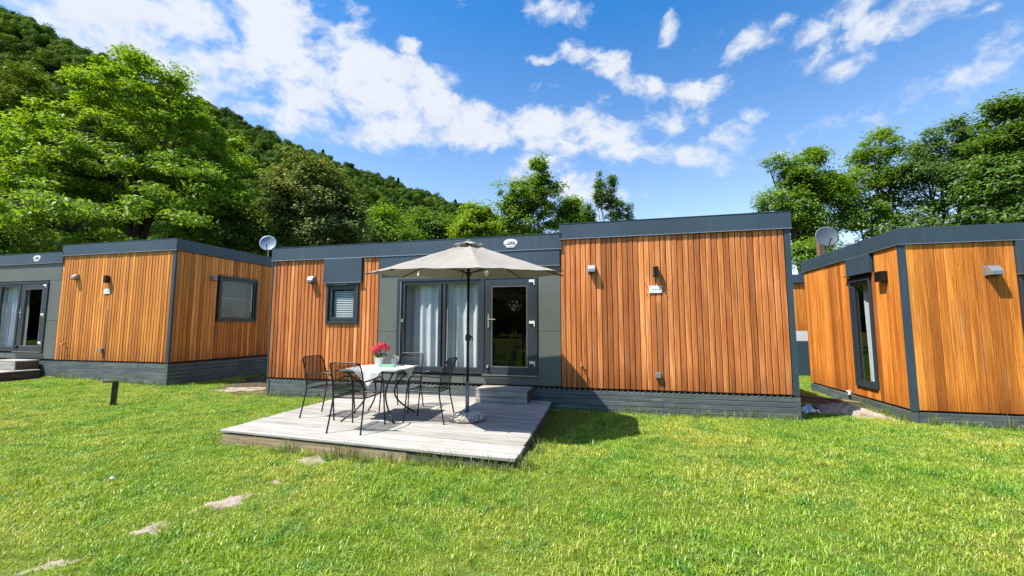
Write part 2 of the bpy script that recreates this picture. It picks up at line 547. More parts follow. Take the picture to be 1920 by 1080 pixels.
t = NT('sandy_soil')
p = t.coord('Position')
n = t.noise(p, 9, 6, 0.65)
n2 = t.noise(p, 60, 3, 0.6)
c = t.ramp(n, [(0.3, (0.20, 0.155, 0.10)), (0.5, (0.37, 0.315, 0.24)), (0.75, (0.50, 0.445, 0.37))])
c = t.mix(0.5, c, t.ramp(n2, [(0.3, (0.55, 0.5, 0.45)), (0.6, (1.05, 1.05, 1.05))]), 'MULTIPLY')
t.set(color=c, rough=0.95, spec=0.1)
t.bump(n2, 0.8, 0.02)

t = NT('brown_soil')
p = t.coord('Position')
n = t.noise(p, 10, 6, 0.7)
t.set(color=t.ramp(n, [(0.3, (0.045, 0.034, 0.022)), (0.6, (0.13, 0.10, 0.065)), (0.8, (0.26, 0.21, 0.14))]), rough=0.95, spec=0.1)
t.bump(t.noise(p, 35, 4), 1.0, 0.03)

t = NT('hill_floor')
t.set(color=t.ramp(t.noise(t.coord('Position'), 0.3, 5), [(0.3, (0.014, 0.026, 0.008)), (0.7, (0.032, 0.05, 0.014))]), rough=1, spec=0)


def fabric(name, color, trans, weave=140.0, wear=0.1):
    t = NT(name)
    t.n.remove(t.bsdf)
    out = [x for x in t.n if x.type == 'OUTPUT_MATERIAL'][0]
    n = t.noise(t.coord('Object'), 4.0, 5, 0.6)
    c = t.ramp(n, [(0.3, tuple(x * (1 - wear) for x in color)), (0.7, tuple(min(1, x * (1 + wear * 0.5)) for x in color))])
    df, tl = t.new('ShaderNodeBsdfDiffuse'), t.new('ShaderNodeBsdfTranslucent')
    t.put(df.inputs['Color'], c)
    t.put(tl.inputs['Color'], c)
    mx = t.new('ShaderNodeMixShader')
    mx.inputs[0].default_value = trans
    t.l.new(df.outputs[0], mx.inputs[1])
    t.l.new(tl.outputs[0], mx.inputs[2])
    t.l.new(mx.outputs[0], out.inputs['Surface'])
    return t


fabric('canopy_cloth', (0.37, 0.345, 0.295), 0.17)
fabric('curtain_cloth', (0.82, 0.86, 0.87), 0.28)
fabric('blind_slat', (0.78, 0.79, 0.78), 0.15)
t = fabric('table_cloth', (0.80, 0.80, 0.78), 0.15, wear=0.03)
# faint grey floral print
df = [x for x in t.n if x.type == 'BSDF_DIFFUSE'][0]
v = t.new('ShaderNodeTexVoronoi')
t.l.new(t.coord('Object'), v.inputs['Vector'])
v.inputs['Scale'].default_value = 13
pn = t.noise(t.coord('Object'), 45, 3, 0.6)
pr_ = t.math('MULTIPLY', t.ramp(v.outputs['Distance'], [(0.18, (1, 1, 1)), (0.34, (0, 0, 0))]), t.ramp(pn, [(0.48, (0, 0, 0)), (0.56, (1, 1, 1))]))
t.l.new(t.mix(pr_, (0.80, 0.80, 0.78), (0.20, 0.22, 0.23)), df.inputs['Color'])

t = NT('pebble')
c = t.ramp(t.island(), [(0, (0.20, 0.17, 0.13)), (0.3, (0.48, 0.42, 0.34)), (0.65, (0.62, 0.57, 0.49)), (1, (0.72, 0.70, 0.66))])
t.set(color=c, rough=0.7)
t = NT('bollard_metal')
t.set(color=t.ramp(t.noise(t.coord('Object'), 12, 4), [(0.3, (0.02, 0.022, 0.024)), (0.7, (0.05, 0.053, 0.056))]), rough=0.3, metal=0.4)
t = NT('plastic_film')
t.set(color=(0.55, 0.58, 0.62), rough=0.25)


# ================================================================ mesh helpers
class MB:
    def __init__(self):
        self.v, self.f = [], []

    def add(self, vs, fs):
        o = len(self.v)
        self.v += [tuple(p) for p in vs]
        self.f += [tuple(i + o for i in f) for f in fs]
        return self

    def box(self, x0, y0, z0, x1, y1, z1):
        vs = [(x0, y0, z0), (x1, y0, z0), (x1, y1, z0), (x0, y1, z0), (x0, y0, z1), (x1, y0, z1), (x1, y1, z1), (x0, y1, z1)]
        return self.add(vs, [(0, 3, 2, 1), (4, 5, 6, 7), (0, 1, 5, 4), (1, 2, 6, 5), (2, 3, 7, 6), (3, 0, 4, 7)])

    def prism(self, poly, z0, z1):
        n = len(poly)
        vs = [(x, y, z0) for x, y in poly] + [(x, y, z1) for x, y in poly]
        fs = [tuple(range(n - 1, -1, -1)), tuple(range(n, 2 * n))]
        fs += [(i, (i + 1) % n, n + (i + 1) % n, n + i) for i in range(n)]
        return self.add(vs, fs)

    def prism_y(self, poly, y0, y1):
        """outline in x,z extruded along y"""
        n = len(poly)
        vs = [(x, y0, z) for x, z in poly] + [(x, y1, z) for x, z in poly]
        fs = [tuple(range(n)), tuple(range(2 * n - 1, n - 1, -1))]
        fs += [(i, n + i, n + (i + 1) % n, (i + 1) % n) for i in range(n)]
        return self.add(vs, fs)

    def prism_x(self, poly, x0, x1):
        """outline in y,z extruded along x"""
        n = len(poly)
        vs = [(x0, y, z) for y, z in poly] + [(x1, y, z) for y, z in poly]
        fs = [tuple(range(n - 1, -1, -1)), tuple(range(n, 2 * n))]
        fs += [(i, (i + 1) % n, n + (i + 1) % n, n + i) for i in range(n)]
        return self.add(vs, fs)

    def tube(self, pts, r, n=8, cap=True):
        pts = [Vector(p) for p in pts]
        rs = r if isinstance(r, (list, tuple)) else [r] * len(pts)
        up = Vector((0, 0, 1))
        rings, prev = [], None
        for i, p in enumerate(pts):
            d = (pts[min(i + 1, len(pts) - 1)] - pts[max(i - 1, 0)]).normalized()
            if prev is None:
                a = d.cross(up if abs(d.z) < 0.9 else Vector((1, 0, 0))).normalized()
            else:
                a = (prev - d * prev.dot(d)).normalized()
            prev = a
            b = d.cross(a)
            rings.append([p + (a * math.cos(2 * math.pi * k / n) + b * math.sin(2 * math.pi * k / n)) * rs[i] for k in range(n)])
        vs = [q for ring in rings for q in ring]
        fs = []
        for i in range(len(pts) - 1):
            for k in range(n):
                fs.append((i * n + k, i * n + (k + 1) % n, (i + 1) * n + (k + 1) % n, (i + 1) * n + k))
        if cap:
            fs.append(tuple(range(n - 1, -1, -1)))
            fs.append(tuple((len(pts) - 1) * n + k for k in range(n)))
        return self.add(vs, fs)

    def lathe(self, prof, n=20, cx=0.0, cy=0.0, z=0.0):
        vs, fs = [], []
        for (r, h) in prof:
            vs += [(cx + r * math.cos(2 * math.pi * k / n), cy + r * math.sin(2 * math.pi * k / n), z + h) for k in range(n)]
        for i in range(len(prof) - 1):
            for k in range(n):
                fs.append((i * n + k, i * n + (k + 1) % n, (i + 1) * n + (k + 1) % n, (i + 1) * n + k))
        fs.append(tuple(range(n - 1, -1, -1)))
        fs.append(tuple((len(prof) - 1) * n + k for k in range(n)))
        return self.add(vs, fs)

    def ball(self, c, r, seg=8, rings=5, sz=1.0):
        prof = []
        for i in range(rings + 1):
            a = -math.pi / 2 + math.pi * i / rings
            prof.append((max(1e-4, r * math.cos(a)), r * sz * math.sin(a)))
        return self.lathe(prof, seg, c[0], c[1], c[2])

    def ring_frame(self, x0, z0, x1, z1, w, y0, y1, wb=None):
        """rectangular frame of four butted bars"""
        wb = w if wb is None else wb
        self.box(x0, y0, z0, x0 + w, y1, z1)
        self.box(x1 - w, y0, z0, x1, y1, z1)
        self.box(x0 + w, y0, z1 - w, x1 - w, y1, z1)
        self.box(x0 + w, y0, z0, x1 - w, y1, z0 + wb)
        return self

    def mesh(self, name, mat, smooth=False):
        me = bpy.data.meshes.new(name)
        me.from_pydata(self.v, [], self.f)
        me.materials.append(MATS[mat])
        if smooth:
            me.polygons.foreach_set('use_smooth', [True] * len(me.polygons))
        me.update()
        return me

    def build(self, name, mat, parent=None, loc=(0, 0, 0), rz=0.0, smooth=False, bevel=0.0):
        me = self.mesh(name, mat, smooth)
        if bevel:
            bm = bmesh.new()
            bm.from_mesh(me)
            es = [e for e in bm.edges if len(e.link_faces) == 2 and e.calc_face_angle(0) > 0.6]
            bmesh.ops.bevel(bm, geom=es, offset=bevel, segments=2, affect='EDGES', profile=0.6)
            bm.to_mesh(me)
            bm.free()
        return link(name, me, parent, loc, rz)


def link(name, me, parent=None, loc=(0, 0, 0), rz=0.0):
    o = bpy.data.objects.new(name, me)
    COL.objects.link(o)
    o.location = loc
    if rz:
        o.rotation_euler = (0, 0, rz)
    if parent is not None:
        o.parent = parent
    return o


def tag(o, label, cat, group=None, kind=None):
    o['label'] = label
    o['category'] = cat
    if group:
        o['group'] = group
    if kind:
        o['kind'] = kind
    return o


def thing(name, label, cat, loc=(0, 0, 0), rz=0.0, group=None):
    o = link(name, None, None, loc, rz)
    o.empty_display_size = 0.2
    return tag(o, label, cat, group)


def copy_tree(o, parent=None):
    c = o.copy()
    COL.objects.link(c)
    c.parent = parent
    for ch in list(o.children):
        copy_tree(ch, c)
    return c


def text(name, body, size, mat, parent, loc, rz=0.0):
    cu = bpy.data.curves.new(name, 'FONT')
    cu.body = body
    cu.size = size
    cu.extrude = 0.001
    cu.align_x = 'CENTER'
    cu.align_y = 'CENTER'
    cu.materials.append(MATS[mat])
    tmp = bpy.data.objects.new(name, cu)
    COL.objects.link(tmp)
    dg = bpy.context.evaluated_depsgraph_get()
    me = bpy.data.meshes.new_from_object(tmp.evaluated_get(dg))
    bpy.data.objects.remove(tmp)
    if not me.materials:
        me.materials.append(MATS[mat])
    o = link(name, me, parent, loc)
    o.rotation_euler = (R(90), 0, rz)
    return o


def fast_mesh(name, verts, quads, mat):
    me = bpy.data.meshes.new(name)
    nv, nf = len(verts), len(quads)
    k = quads.shape[1]
    me.vertices.add(nv)
    me.vertices.foreach_set('co', np.asarray(verts, np.float32).ravel())
    me.loops.add(nf * k)
    me.loops.foreach_set('vertex_index', np.asarray(quads, np.int32).ravel())
    me.polygons.add(nf)
    me.polygons.foreach_set('loop_start', np.arange(0, nf * k, k, dtype=np.int32))
    me.materials.append(MATS[mat])
    me.update(calc_edges=True)
    return me


# ================================================================ ground
def gz(x, y):
    x = np.asarray(x, float)
    y = np.asarray(y, float)
    z = np.clip(-4.8 - x, 0, 9) * 0.028 - np.clip(x - 4.6, 0, 3.4) * 0.032
    z = z + 0.075 * np.exp(-((x - 0.25) / 1.3) ** 2 - ((y - 4.55) / 1.1) ** 2)      # turf swells at the deck's front corner
    return z


A0 = -0.2372
CA, SA = math.cos(A0), math.sin(A0)
M0 = np.array((-5.325, 9.2677))
LC = np.array((-8.2287, 10.1394))
L0 = LC - 10.228 * np.array((CA, SA))
LZ = 0.245
R0 = np.array((6.611, 7.0486))


def mw(u, v, z=0.0, o=M0):
    return Vector((o[0] + u * CA - v * SA, o[1] + u * SA + v * CA, z))


def to_local(x, y, o=M0):
    dx, dy = x - o[0], y - o[1]
    return dx * CA + dy * SA, -dx * SA + dy * CA


rng = np.random.default_rng(7)


def axis_pts(lo, hi, step, far):
    near = np.arange(lo, hi + 1e-6, step)
    out = [hi]
    s = step
    while out[-1] < far:
        s *= 1.5
        out.append(out[-1] + s)
    out2 = [lo]
    s = step
    while out2[-1] > -far:
        s *= 1.5
        out2.append(out2[-1] - s)
    return np.array(sorted(set(np.round(np.concatenate([near, out[1:], out2[1:]]), 4))))


gx, gy = axis_pts(-20, 18, 0.25, 1500), axis_pts(-4, 20, 0.25, 1500)
GX, GY = np.meshgrid(gx, gy)
bump = (np.sin(GX * 1.7 + 0.6 * np.sin(GY * 1.3)) * np.sin(GY * 1.9 + 1.0) * 0.012
        + np.sin(GX * 4.1 + GY * 2.2) * np.sin(GY * 3.7 - GX) * 0.006)
bump *= (np.abs(GX) < 22) & (GY < 22)
GZ = gz(GX, GY) + bump
nx, ny = len(gx), len(gy)
idx = np.arange(nx * ny).reshape(ny, nx)
quads = np.stack([idx[:-1, :-1], idx[:-1, 1:], idx[1:, 1:], idx[1:, :-1]], -1).reshape(-1, 4)
ground = link('ground', fast_mesh('ground', np.stack([GX, GY, GZ], -1).reshape(-1, 3), quads, 'lawn_soil'))
ground['kind'] = 'structure'


def gheight(x, y):
    return float(gz(x, y) + (np.sin(x * 1.7 + 0.6 * np.sin(y * 1.3)) * np.sin(y * 1.9 + 1.0) * 0.012
                             + np.sin(x * 4.1 + y * 2.2) * np.sin(y * 3.7 - x) * 0.006))


def gh_arr(x, y):
    return gz(x, y) + (np.sin(x * 1.7 + 0.6 * np.sin(y * 1.3)) * np.sin(y * 1.9 + 1.0) * 0.012
                       + np.sin(x * 4.1 + y * 2.2) * np.sin(y * 3.7 - x) * 0.006)


PATCHES = []        # (x, y, ra, rb, angle): no grass inside


def soil_patch(x, y, ra, rb, ang, mat, name='bare_soil', lift=0.006, seed=0, grassfree=0.85, dome=0.0):
    rr = random.Random(seed + 11)
    ph = [rr.uniform(0, 6.28) for _ in range(5)]
    mb = MB()
    rings, seg = 6, 60
    vs = []
    for i in range(rings + 1):
        q = i / rings
        for k in range(seg):
            a = 2 * math.pi * k / seg
            w = 1 + 0.22 * math.sin(2 * a + ph[0]) + 0.14 * math.sin(3 * a + ph[1]) + 0.13 * math.sin(5 * a + ph[2]) + 0.12 * math.sin(11 * a + ph[3]) + 0.08 * math.sin(17 * a + ph[4])
            lx, ly = ra * q * w * math.cos(a), rb * q * w * math.sin(a)
            X = x + lx * math.cos(ang) - ly * math.sin(ang)
            Y = y + lx * math.sin(ang) + ly * math.cos(ang)
            Z = gheight(X, Y) + lift * (1 - q ** 3 * 1.5) + dome * (1 - q) ** 1.3 * (1 + 0.2 * math.sin(7 * a + 3 * q))
            vs.append((X, Y, Z + 0.006 * math.sin(X * 31 + ph[4]) * math.sin(Y * 27)))
    fs = []
    for i in range(rings):
        for k in range(seg):
            fs.append((i * seg + k, (i + 1) * seg + k, (i + 1) * seg + (k + 1) % seg, i * seg + (k + 1) % seg))
    mb.add(vs, fs)
    o = mb.build(name, mat, smooth=True)
    o['kind'] = 'structure'
    if grassfree:
        PATCHES.append((x, y, ra * grassfree, rb * grassfree, ang))
    return o


soil_patch(-2.25, 4.88, 0.16, 0.22, 0.1, 'sandy_soil', seed=1, grassfree=1.0)
soil_patch(-1.93, 4.98, 0.08, 0.10, 0.0, 'sandy_soil', seed=2, grassfree=0.8)
soil_patch(-2.42, 3.73, 0.15, 0.17, 0.2, 'sandy_soil', seed=3, grassfree=0.9)
soil_patch(-2.56, 3.56, 0.06, 0.07, 0.8, 'sandy_soil', seed=4, grassfree=0.8)
soil_patch(-2.65, 3.27, 0.11, 0.14, 0.4, 'sandy_soil', seed=5, grassfree=0.9)
soil_patch(-2.90, 2.80, 0.15, 0.055, 0.8, 'sandy_soil', seed=6, grassfree=0.95)
soil_patch(-3.06, 2.63, 0.09, 0.05, 0.8, 'sandy_soil', seed=7, grassfree=1.0)
soil_patch(-2.29, 4.21, 0.06, 0.07, 0.3, 'sandy_soil', seed=8, grassfree=0.6)
# strips of soil between the homes
soil_patch(-6.35, 11.3, 1.15, 2.2, 0.35, 'brown_soil', seed=20, lift=0.03, grassfree=0.93)
soil_patch(-6.05, 9.95, 0.85, 0.34, 0.25, 'sandy_soil', seed=21, lift=0.045, grassfree=0.95)
soil_patch(6.35, 9.6, 0.95, 2.1, 0.30, 'brown_soil', seed=22, lift=0.03, grassfree=0.98)
soil_patch(6.02, 7.72, 0.46, 0.52, 0.25, 'sandy_soil', name='sand_heap', seed=23, lift=0.04, grassfree=0.95, dome=0.13)
soil_patch(5.62, 8.0, 0.45, 0.5, 0.0, 'brown_soil', seed=24, lift=0.022, grassfree=0.9)


# ================================================================ homes
def board_mesh(cache, w, h, mat, t=0.022):
    key = (round(w, 4), round(h, 3), mat, t)
    if key not in cache:
        c = 0.010 if w < 0.1 else 0.006
        poly = [(-w / 2, t), (-w / 2, c), (-w / 2 + c, 0), (w / 2 - c, 0), (w / 2, c), (w / 2, t)]
        mb = MB().prism(poly, -h / 2, h / 2)
        # add rings so the board is not one long face
        cache[key] = mb.mesh('board', mat)
    return cache[key]


BCACHE = {}
brnd = random.Random(5)


def boards(root, face, a0, a1, z0, z1, pitch, gap, mat, off, holes=(), stain=None, jitter=0.0025):
    """vertical boards, one object each. face: 'front' (a = u), 'left' or 'right' (a = v)"""
    n = max(1, round((a1 - a0) / pitch))
    p = (a1 - a0) / n
    for i in range(n):
        c = a0 + (i + 0.5) * p
        w = p - gap
        spans = [(z0, z1)]
        for (h0, h1, k0, k1) in holes:
            if c + w / 2 > h0 + 0.012 and c - w / 2 < h1 - 0.012:
                nxt = []
                for (s0, s1) in spans:
                    if k0 > s0 and k0 < s1:
                        nxt.append((s0, k0))
                    if k1 < s1 and k1 > s0:
                        nxt.append((k1, s1))
                    if k1 <= s0 or k0 >= s1:
                        nxt.append((s0, s1))
                spans = nxt
        for (s0, s1) in spans:
            if s1 - s0 < 0.03:
                continue
            m = mat
            if stain and stain[0] <= c <= stain[1]:
                m = stain[2]
            me = board_mesh(BCACHE, w, s1 - s0, m)
            d = brnd.uniform(-jitter, jitter)
            zc = (s0 + s1) / 2
            if face == 'front':
                o = link('board', me, root, (c, off + d, zc))
            elif face == 'left':
                o = link('board', me, root, (off + d, c, zc), -math.pi / 2)
            else:
                o = link('board', me, root, (off + d, c, zc), math.pi / 2)
            o.rotation_euler[1] = brnd.uniform(-0.0006, 0.0006)


def wall_cells(mb, axis, a0, a1, z0, z1, d0, d1, holes):
    """wall along u (axis 'u', thickness in v) or along v with rectangular holes"""
    us = sorted({a0, a1, *[min(max(h[0], a0), a1) for h in holes], *[min(max(h[1], a0), a1) for h in holes]})
    for i in range(len(us) - 1):
        um = (us[i] + us[i + 1]) / 2
        cuts = sorted([(h[2], h[3]) for h in holes if h[0] < um < h[1]])
        z = z0
        for (k0, k1) in cuts + [(z1, z1)]:
            if k0 > z + 1e-4:
                if axis == 'u':
                    mb.box(us[i], d0, z, us[i + 1], d1, k0)
                else:
                    mb.box(d0, us[i], z, d1, us[i + 1], k0)
            z = max(z, k1)


FROT = {'front': 0.0, 'left': -math.pi / 2, 'right': math.pi / 2}


def skirt(root, face, a0, a1, z0, z1, off, n, seams=()):
    cuts = [a0, *seams, a1]
    h = (z1 - z0) / n
    for k in range(n):
        for i in range(len(cuts) - 1):
            L = cuts[i + 1] - cuts[i] - 0.004
            key = ('sk', round(L, 3), round(h, 3))
            if key not in BCACHE:
                t, c = 0.02, 0.004
                poly = [(t, -h / 2 + 0.003), (c, -h / 2 + 0.003), (0, -h / 2 + 0.003 + c), (0, h / 2 - 0.003 - c), (c, h / 2 - 0.003), (t, h / 2 - 0.003)]
                BCACHE[key] = MB().prism_x(poly, -L / 2, L / 2).mesh('skirt_plank', 'skirt_plank')
            ac = (cuts[i] + cuts[i + 1]) / 2
            zc = z0 + (k + 0.5) * h
            pos = (ac, off, zc) if face == 'front' else (off, ac, zc)
            link('skirt_plank', BCACHE[key], root, pos, FROT[face])


def hood(root, loc, face='front', mat='silver_metal', w=0.125, h=0.13, d=0.12):
    """wall vent cowl with sloping front"""
    mb = MB().prism_x([(0, 0), (-d, 0.0), (-d, h * 0.45), (-d * 0.55, h), (0, h)], -w / 2, w / 2)
    o = mb.build('vent_hood', mat, root, loc, FROT[face], bevel=0.004)
    MB().box(-w / 2 + 0.012, -d + 0.012, -0.012, w / 2 - 0.012, -0.008, -0.002).build('vent_grille', 'black_plastic', o)
    MB().box(-w / 2 - 0.012, -0.006, -0.012, w / 2 + 0.012, 0.002, h + 0.012).build('backplate', mat, o)
    return o


def up_down_lamp(root, loc, face='front', w=0.085, h=0.19, d=0.10):
    mb = MB().box(-w / 2, -d, 0, w / 2, -0.012, h)
    o = mb.build('wall_lamp', 'black_metal', root, loc, FROT[face], bevel=0.006)
    MB().box(-0.03, -0.012, 0.03, 0.03, 0.002, h - 0.03).build('bracket', 'black_metal', o)
    MB().lathe([(0.026, 0), (0.026, 0.004)], 14, 0, -d / 2, -0.0045).build('lens', 'white_plastic', o)
    return o


def window(root, loc, face, w, h, mat='charcoal_frame', sash=0.075, casing=0.05, depth=0.10, blind=None):
    """window unit: outer casing > sash, pane, handle, blind"""
    o = MB().ring_frame(0, 0, w, h, casing, -0.035, depth).build('window', mat, root, loc, FROT[face], bevel=0.004)
    c = casing + 0.004
    MB().ring_frame(c, c, w - c, h - c, sash, 0.0, depth - 0.02).build('sash', mat, o, bevel=0.005)
    g = c + sash
    MB().box(g, 0.028, g, w - g, 0.036, h - g).build('pane', 'window_glass', o)
    mb = MB().ring_frame(g, g, w - g, h - g, 0.008, 0.014, 0.026)
    mb.build('gasket', 'black_plastic', o)
    return o, g


def logo(root, loc):
    n = 36
    poly = []
    for k in range(n):
        a = 2 * math.pi * k / n
        poly.append((0.135 * math.copysign(abs(math.cos(a)) ** 0.85, math.cos(a)), 0.072 * math.copysign(abs(math.sin(a)) ** 0.9, math.sin(a))))
    mb = MB().prism_y(poly, -0.006, 0.0)
    mb.prism_y([(-0.075, -0.092), (0.075, -0.092), (0.085, -0.06), (-0.085, -0.06)], -0.0085, 0.0)
    o = mb.build('logo_sign', 'white_plastic', root, loc)
    text('lettering', 'Lake', 0.075, 'ink', o, (0.015, -0.0095, 0.008))
    m2 = MB()
    pts = [(-0.115 + 0.23 * i / 12, -0.0095, -0.026 + 0.006 * math.sin(i * 1.3)) for i in range(13)]
    m2.tube(pts, 0.0032, 5)
    m2.tube([(-0.07, -0.0095, -0.074), (0.07, -0.0095, -0.074)], 0.0022, 5)
    m2.build('emblem_stroke', 'ink', o)
    return o


def curtain(parent, x0, x1, z0, z1, y, amp, folds, seed, taper=0.0):
    rr = random.Random(seed)
    nxs, nzs = folds * 10, 14
    ph = rr.uniform(0, 6)
    mod = [rr.uniform(0.55, 1.35) for _ in range(folds + 2)]
    vs, fs = [], []
    for j in range(nzs + 1):
        tz = j / nzs
        for i in range(nxs + 1):
            s = i / nxs
            k = s * folds
            m = mod[int(k)] * (1 - (k % 1)) + mod[int(k) + 1] * (k % 1)
            yy = y + amp * m * math.sin(2 * math.pi * k + ph) * (0.6 + 0.4 * (1 - tz)) + 0.012 * math.sin(7 * s + 3 * tz)
            xx = x0 + (x1 - x0) * (s * (1 - taper * (1 - tz)) + 0.0) + 0.008 * math.sin(2 * math.pi * k * 2 + tz * 3)
            vs.append((xx, yy, z0 + (z1 - z0) * tz))
    for j in range(nzs):
        for i in range(nxs):
            a = j * (nxs + 1) + i
            fs.append((a, a + 1, a + nxs + 2, a + nxs + 1))
    return MB().add(vs, fs).build('curtain', 'curtain_cloth', parent, smooth=True)


def lodge(origin, zoff, label, woodmat, header_mat, header_z, gl, gr, depth=4.0, side_window=False, seam_u=8.153):
    """long home: low left module with glass front, higher right module of plain cladding"""
    root = thing('mobile_home', label, 'mobile home', (origin[0], origin[1], zoff), A0)
    U1, U2, ZB, ZT1, ZT2 = 6.405, 10.228, 0.412, 2.955, 3.130
    win = (1.405, 2.182, 1.568, 2.425)
    glaz = (3.07, 5.965, 0.575, 2.475)
    holes = [win, glaz]
    sw = (1.198, 2.467, 1.40, 2.655)
    # core walls, floor, ceiling, partition (all one shell)
    mb = MB()
    wall_cells(mb, 'u', 0.0, U2, ZB, ZT1, 0.03, 0.12, holes)
    wall_cells(mb, 'u', 0.0, U2, ZB, ZT1, depth - 0.12, depth - 0.03, [])
    wall_cells(mb, 'v', 0.12, depth - 0.12, ZB, ZT1, 0.03, 0.12, [])
    wall_cells(mb, 'v', 0.12, depth - 0.12, ZB, ZT1, U2 - 0.12, U2 - 0.03, [sw] if side_window else [])
    mb.box(6.4, 0.12, ZB, 6.48, depth - 0.12, ZT1)
    mb.box(0.03, 0.03, ZT1, U2 - 0.03, depth - 0.03, ZT1 + 0.10)
    mb.box(6.45, 0.03, ZT1 + 0.10, U2 - 0.03, depth - 0.03, ZT2 + 0.12)
    mb.build('wall', 'interior_wall', root)
    MB().box(0.12, 0.12, ZB, U2 - 0.12, depth - 0.12, ZB + 0.12).build('floor', 'interior_floor', root)
    # membrane behind the cladding so that joints read dark
    mb = MB()
    wall_cells(mb, 'u', 0.0, U2, ZB + 0.01, ZT1, 0.024, 0.029, holes)
    mb.box(6.45, 0.024, ZT1, U2, 0.029, ZT2 + 0.02)
    mb.build('membrane', 'dark_core', root)
    # cladding
    bh = [(1.33, 2.255, 2.425, 3.0), win]
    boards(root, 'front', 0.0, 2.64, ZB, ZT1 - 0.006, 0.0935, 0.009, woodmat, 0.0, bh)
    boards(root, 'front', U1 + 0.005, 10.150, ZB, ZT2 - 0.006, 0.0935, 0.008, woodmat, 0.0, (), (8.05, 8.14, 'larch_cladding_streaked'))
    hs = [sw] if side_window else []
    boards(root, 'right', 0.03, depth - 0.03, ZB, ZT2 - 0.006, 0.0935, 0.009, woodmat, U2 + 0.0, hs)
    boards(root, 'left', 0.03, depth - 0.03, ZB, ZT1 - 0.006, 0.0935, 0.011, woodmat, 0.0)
    # corner trims
    MB().box(10.153, -0.008, ZB - 0.02, U2 + 0.008, 0.022, ZT2).build('corner_trim', 'charcoal_metal', root)
    MB().box(-0.03, 0.0, ZB - 0.02, -0.004, 0.028, ZT1).build('corner_trim', 'charcoal_metal', root)
    # grey facade panels
    for (a, b, z0, z1) in ((2.648, 3.064, 1.415, header_z - 0.004), (2.648, 3.064, 0.425, 1.408), (3.068, 4.515, 0.425, 0.568), (4.523, 5.962, 0.425, 0.568),
                           (5.970, 6.402, 1.425, header_z - 0.004), (5.970, 6.402, 0.425, 1.418), (3.068, 4.515, 2.480, header_z - 0.004), (4.523, 5.962, 2.480, header_z - 0.004)):
        if z1 - z0 > 0.02:
            MB().box(a, 0.004, z0, b, 0.022, z1).build('facade_panel', 'grey_panel', root, bevel=0.002)
    # header over the glazing, shutter box over the small window
    MB().box(2.648, -0.026 if header_mat == 'charcoal_metal' else 0.0, header_z, 6.400, 0.022, ZT1 - 0.004).build('header_panel', header_mat, root, bevel=0.004)
    if header_mat == 'charcoal_metal':
        MB().box(2.648, -0.045, header_z - 0.012, 6.400, -0.015, header_z - 0.001).build('drip_strip', 'drip_edge', root)
    o = MB().box(1.335, -0.05, 2.442, 2.250, 0.022, ZT1 - 0.004).build('shutter_box', 'charcoal_metal', root, bevel=0.005)
    MB().box(1.322, -0.068, 2.428, 2.263, -0.02, 2.440).build('drip_strip', 'drip_edge', o)
    # fascias and roofs
    for (a, b, z0, z1) in ((-0.03, 6.44, 2.967, 3.245), (6.395, 10.262, 3.142, 3.420)):
        f = MB()
        f.box(a, -0.030, z0, b, 0.020, z1)
        f.box(a, depth + 0.045, z0, b, depth + 0.085, z1)
        f.box(a, 0.020, z0, a + 0.04, depth + 0.045, z1)
        f.box(b - 0.04, 0.020, z0, b, depth + 0.045, z1)
        fo = f.build('fascia', 'charcoal_metal', root, bevel=0.003)
        MB().box(a - 0.004, -0.040, z0 - 0.012, b + 0.004, -0.004, z0 - 0.001).build('drip_strip', 'drip_edge', fo)
        MB().box(b - 0.03, 0.0, z0 - 0.012, b + 0.006, depth + 0.08, z0 - 0.001).build('drip_strip', 'charcoal_metal', fo)
        MB().box(a + 0.04, 0.020, z0 + 0.05, b - 0.04, depth + 0.045, z1 - 0.05).build('roof', 'roof_membrane', root)
        MB().box(a - 0.006, -0.037, z1 + 0.001, b + 0.006, 0.03, z1 + 0.010).build('roof_edge', 'charcoal_metal', fo)
    # skirting
    g0, g1 = gl - zoff, gr - zoff
    gb = min(g0, g1) - 0.05
    nsk = max(4, round((0.365 - gb) / 0.09))
    skirt(root, 'front', 0.02, U2 - 0.0, gb, 0.366, 0.0, nsk, (2.9, 5.6, seam_u))
    skirt(root, 'right', 0.02, depth, gb, 0.366, U2, nsk, (1.95,))
    skirt(root, 'left', 0.02, depth, gb, 0.366, 0.0, nsk, (1.95,))
    MB().box(0.05, 0.03, gb, U2 - 0.05, depth - 0.03, ZB - 0.002).build('base', 'dark_core', root)
    MB().box(U2 - 0.05, -0.012, gb, U2 + 0.012, -0.001, 0.37).build('skirt_corner', 'skirt_plank', root)
    MB().box(-0.012, -0.012, gb, 0.05, -0.001, 0.37).build('skirt_corner', 'skirt_plank', root)
    cl = MB()
    a = 0.1
    while a < U2 - 0.1:
        cl.box(a - 0.010, -0.006, 0.368, a + 0.010, 0.012, 0.384)
        a += 0.0935
    cl.build('skirt_clip', 'drip_edge', root)['kind'] = 'stuff'
    # small window with venetian blind
    wo, g = window(root, (win[0] + 0.004, -0.0, win[2] + 0.004), 'front', win[1] - win[0] - 0.008, win[3] - win[2] - 0.008)
    MB().box(0.19, -0.040, win[3] - win[2] - 0.034, 0.50, -0.0355, win[3] - win[2] - 0.018).build('ventilation_slot', 'silver_metal', wo)
    ww, wh = win[1] - win[0] - 0.008, win[3] - win[2] - 0.008
    ns = 15
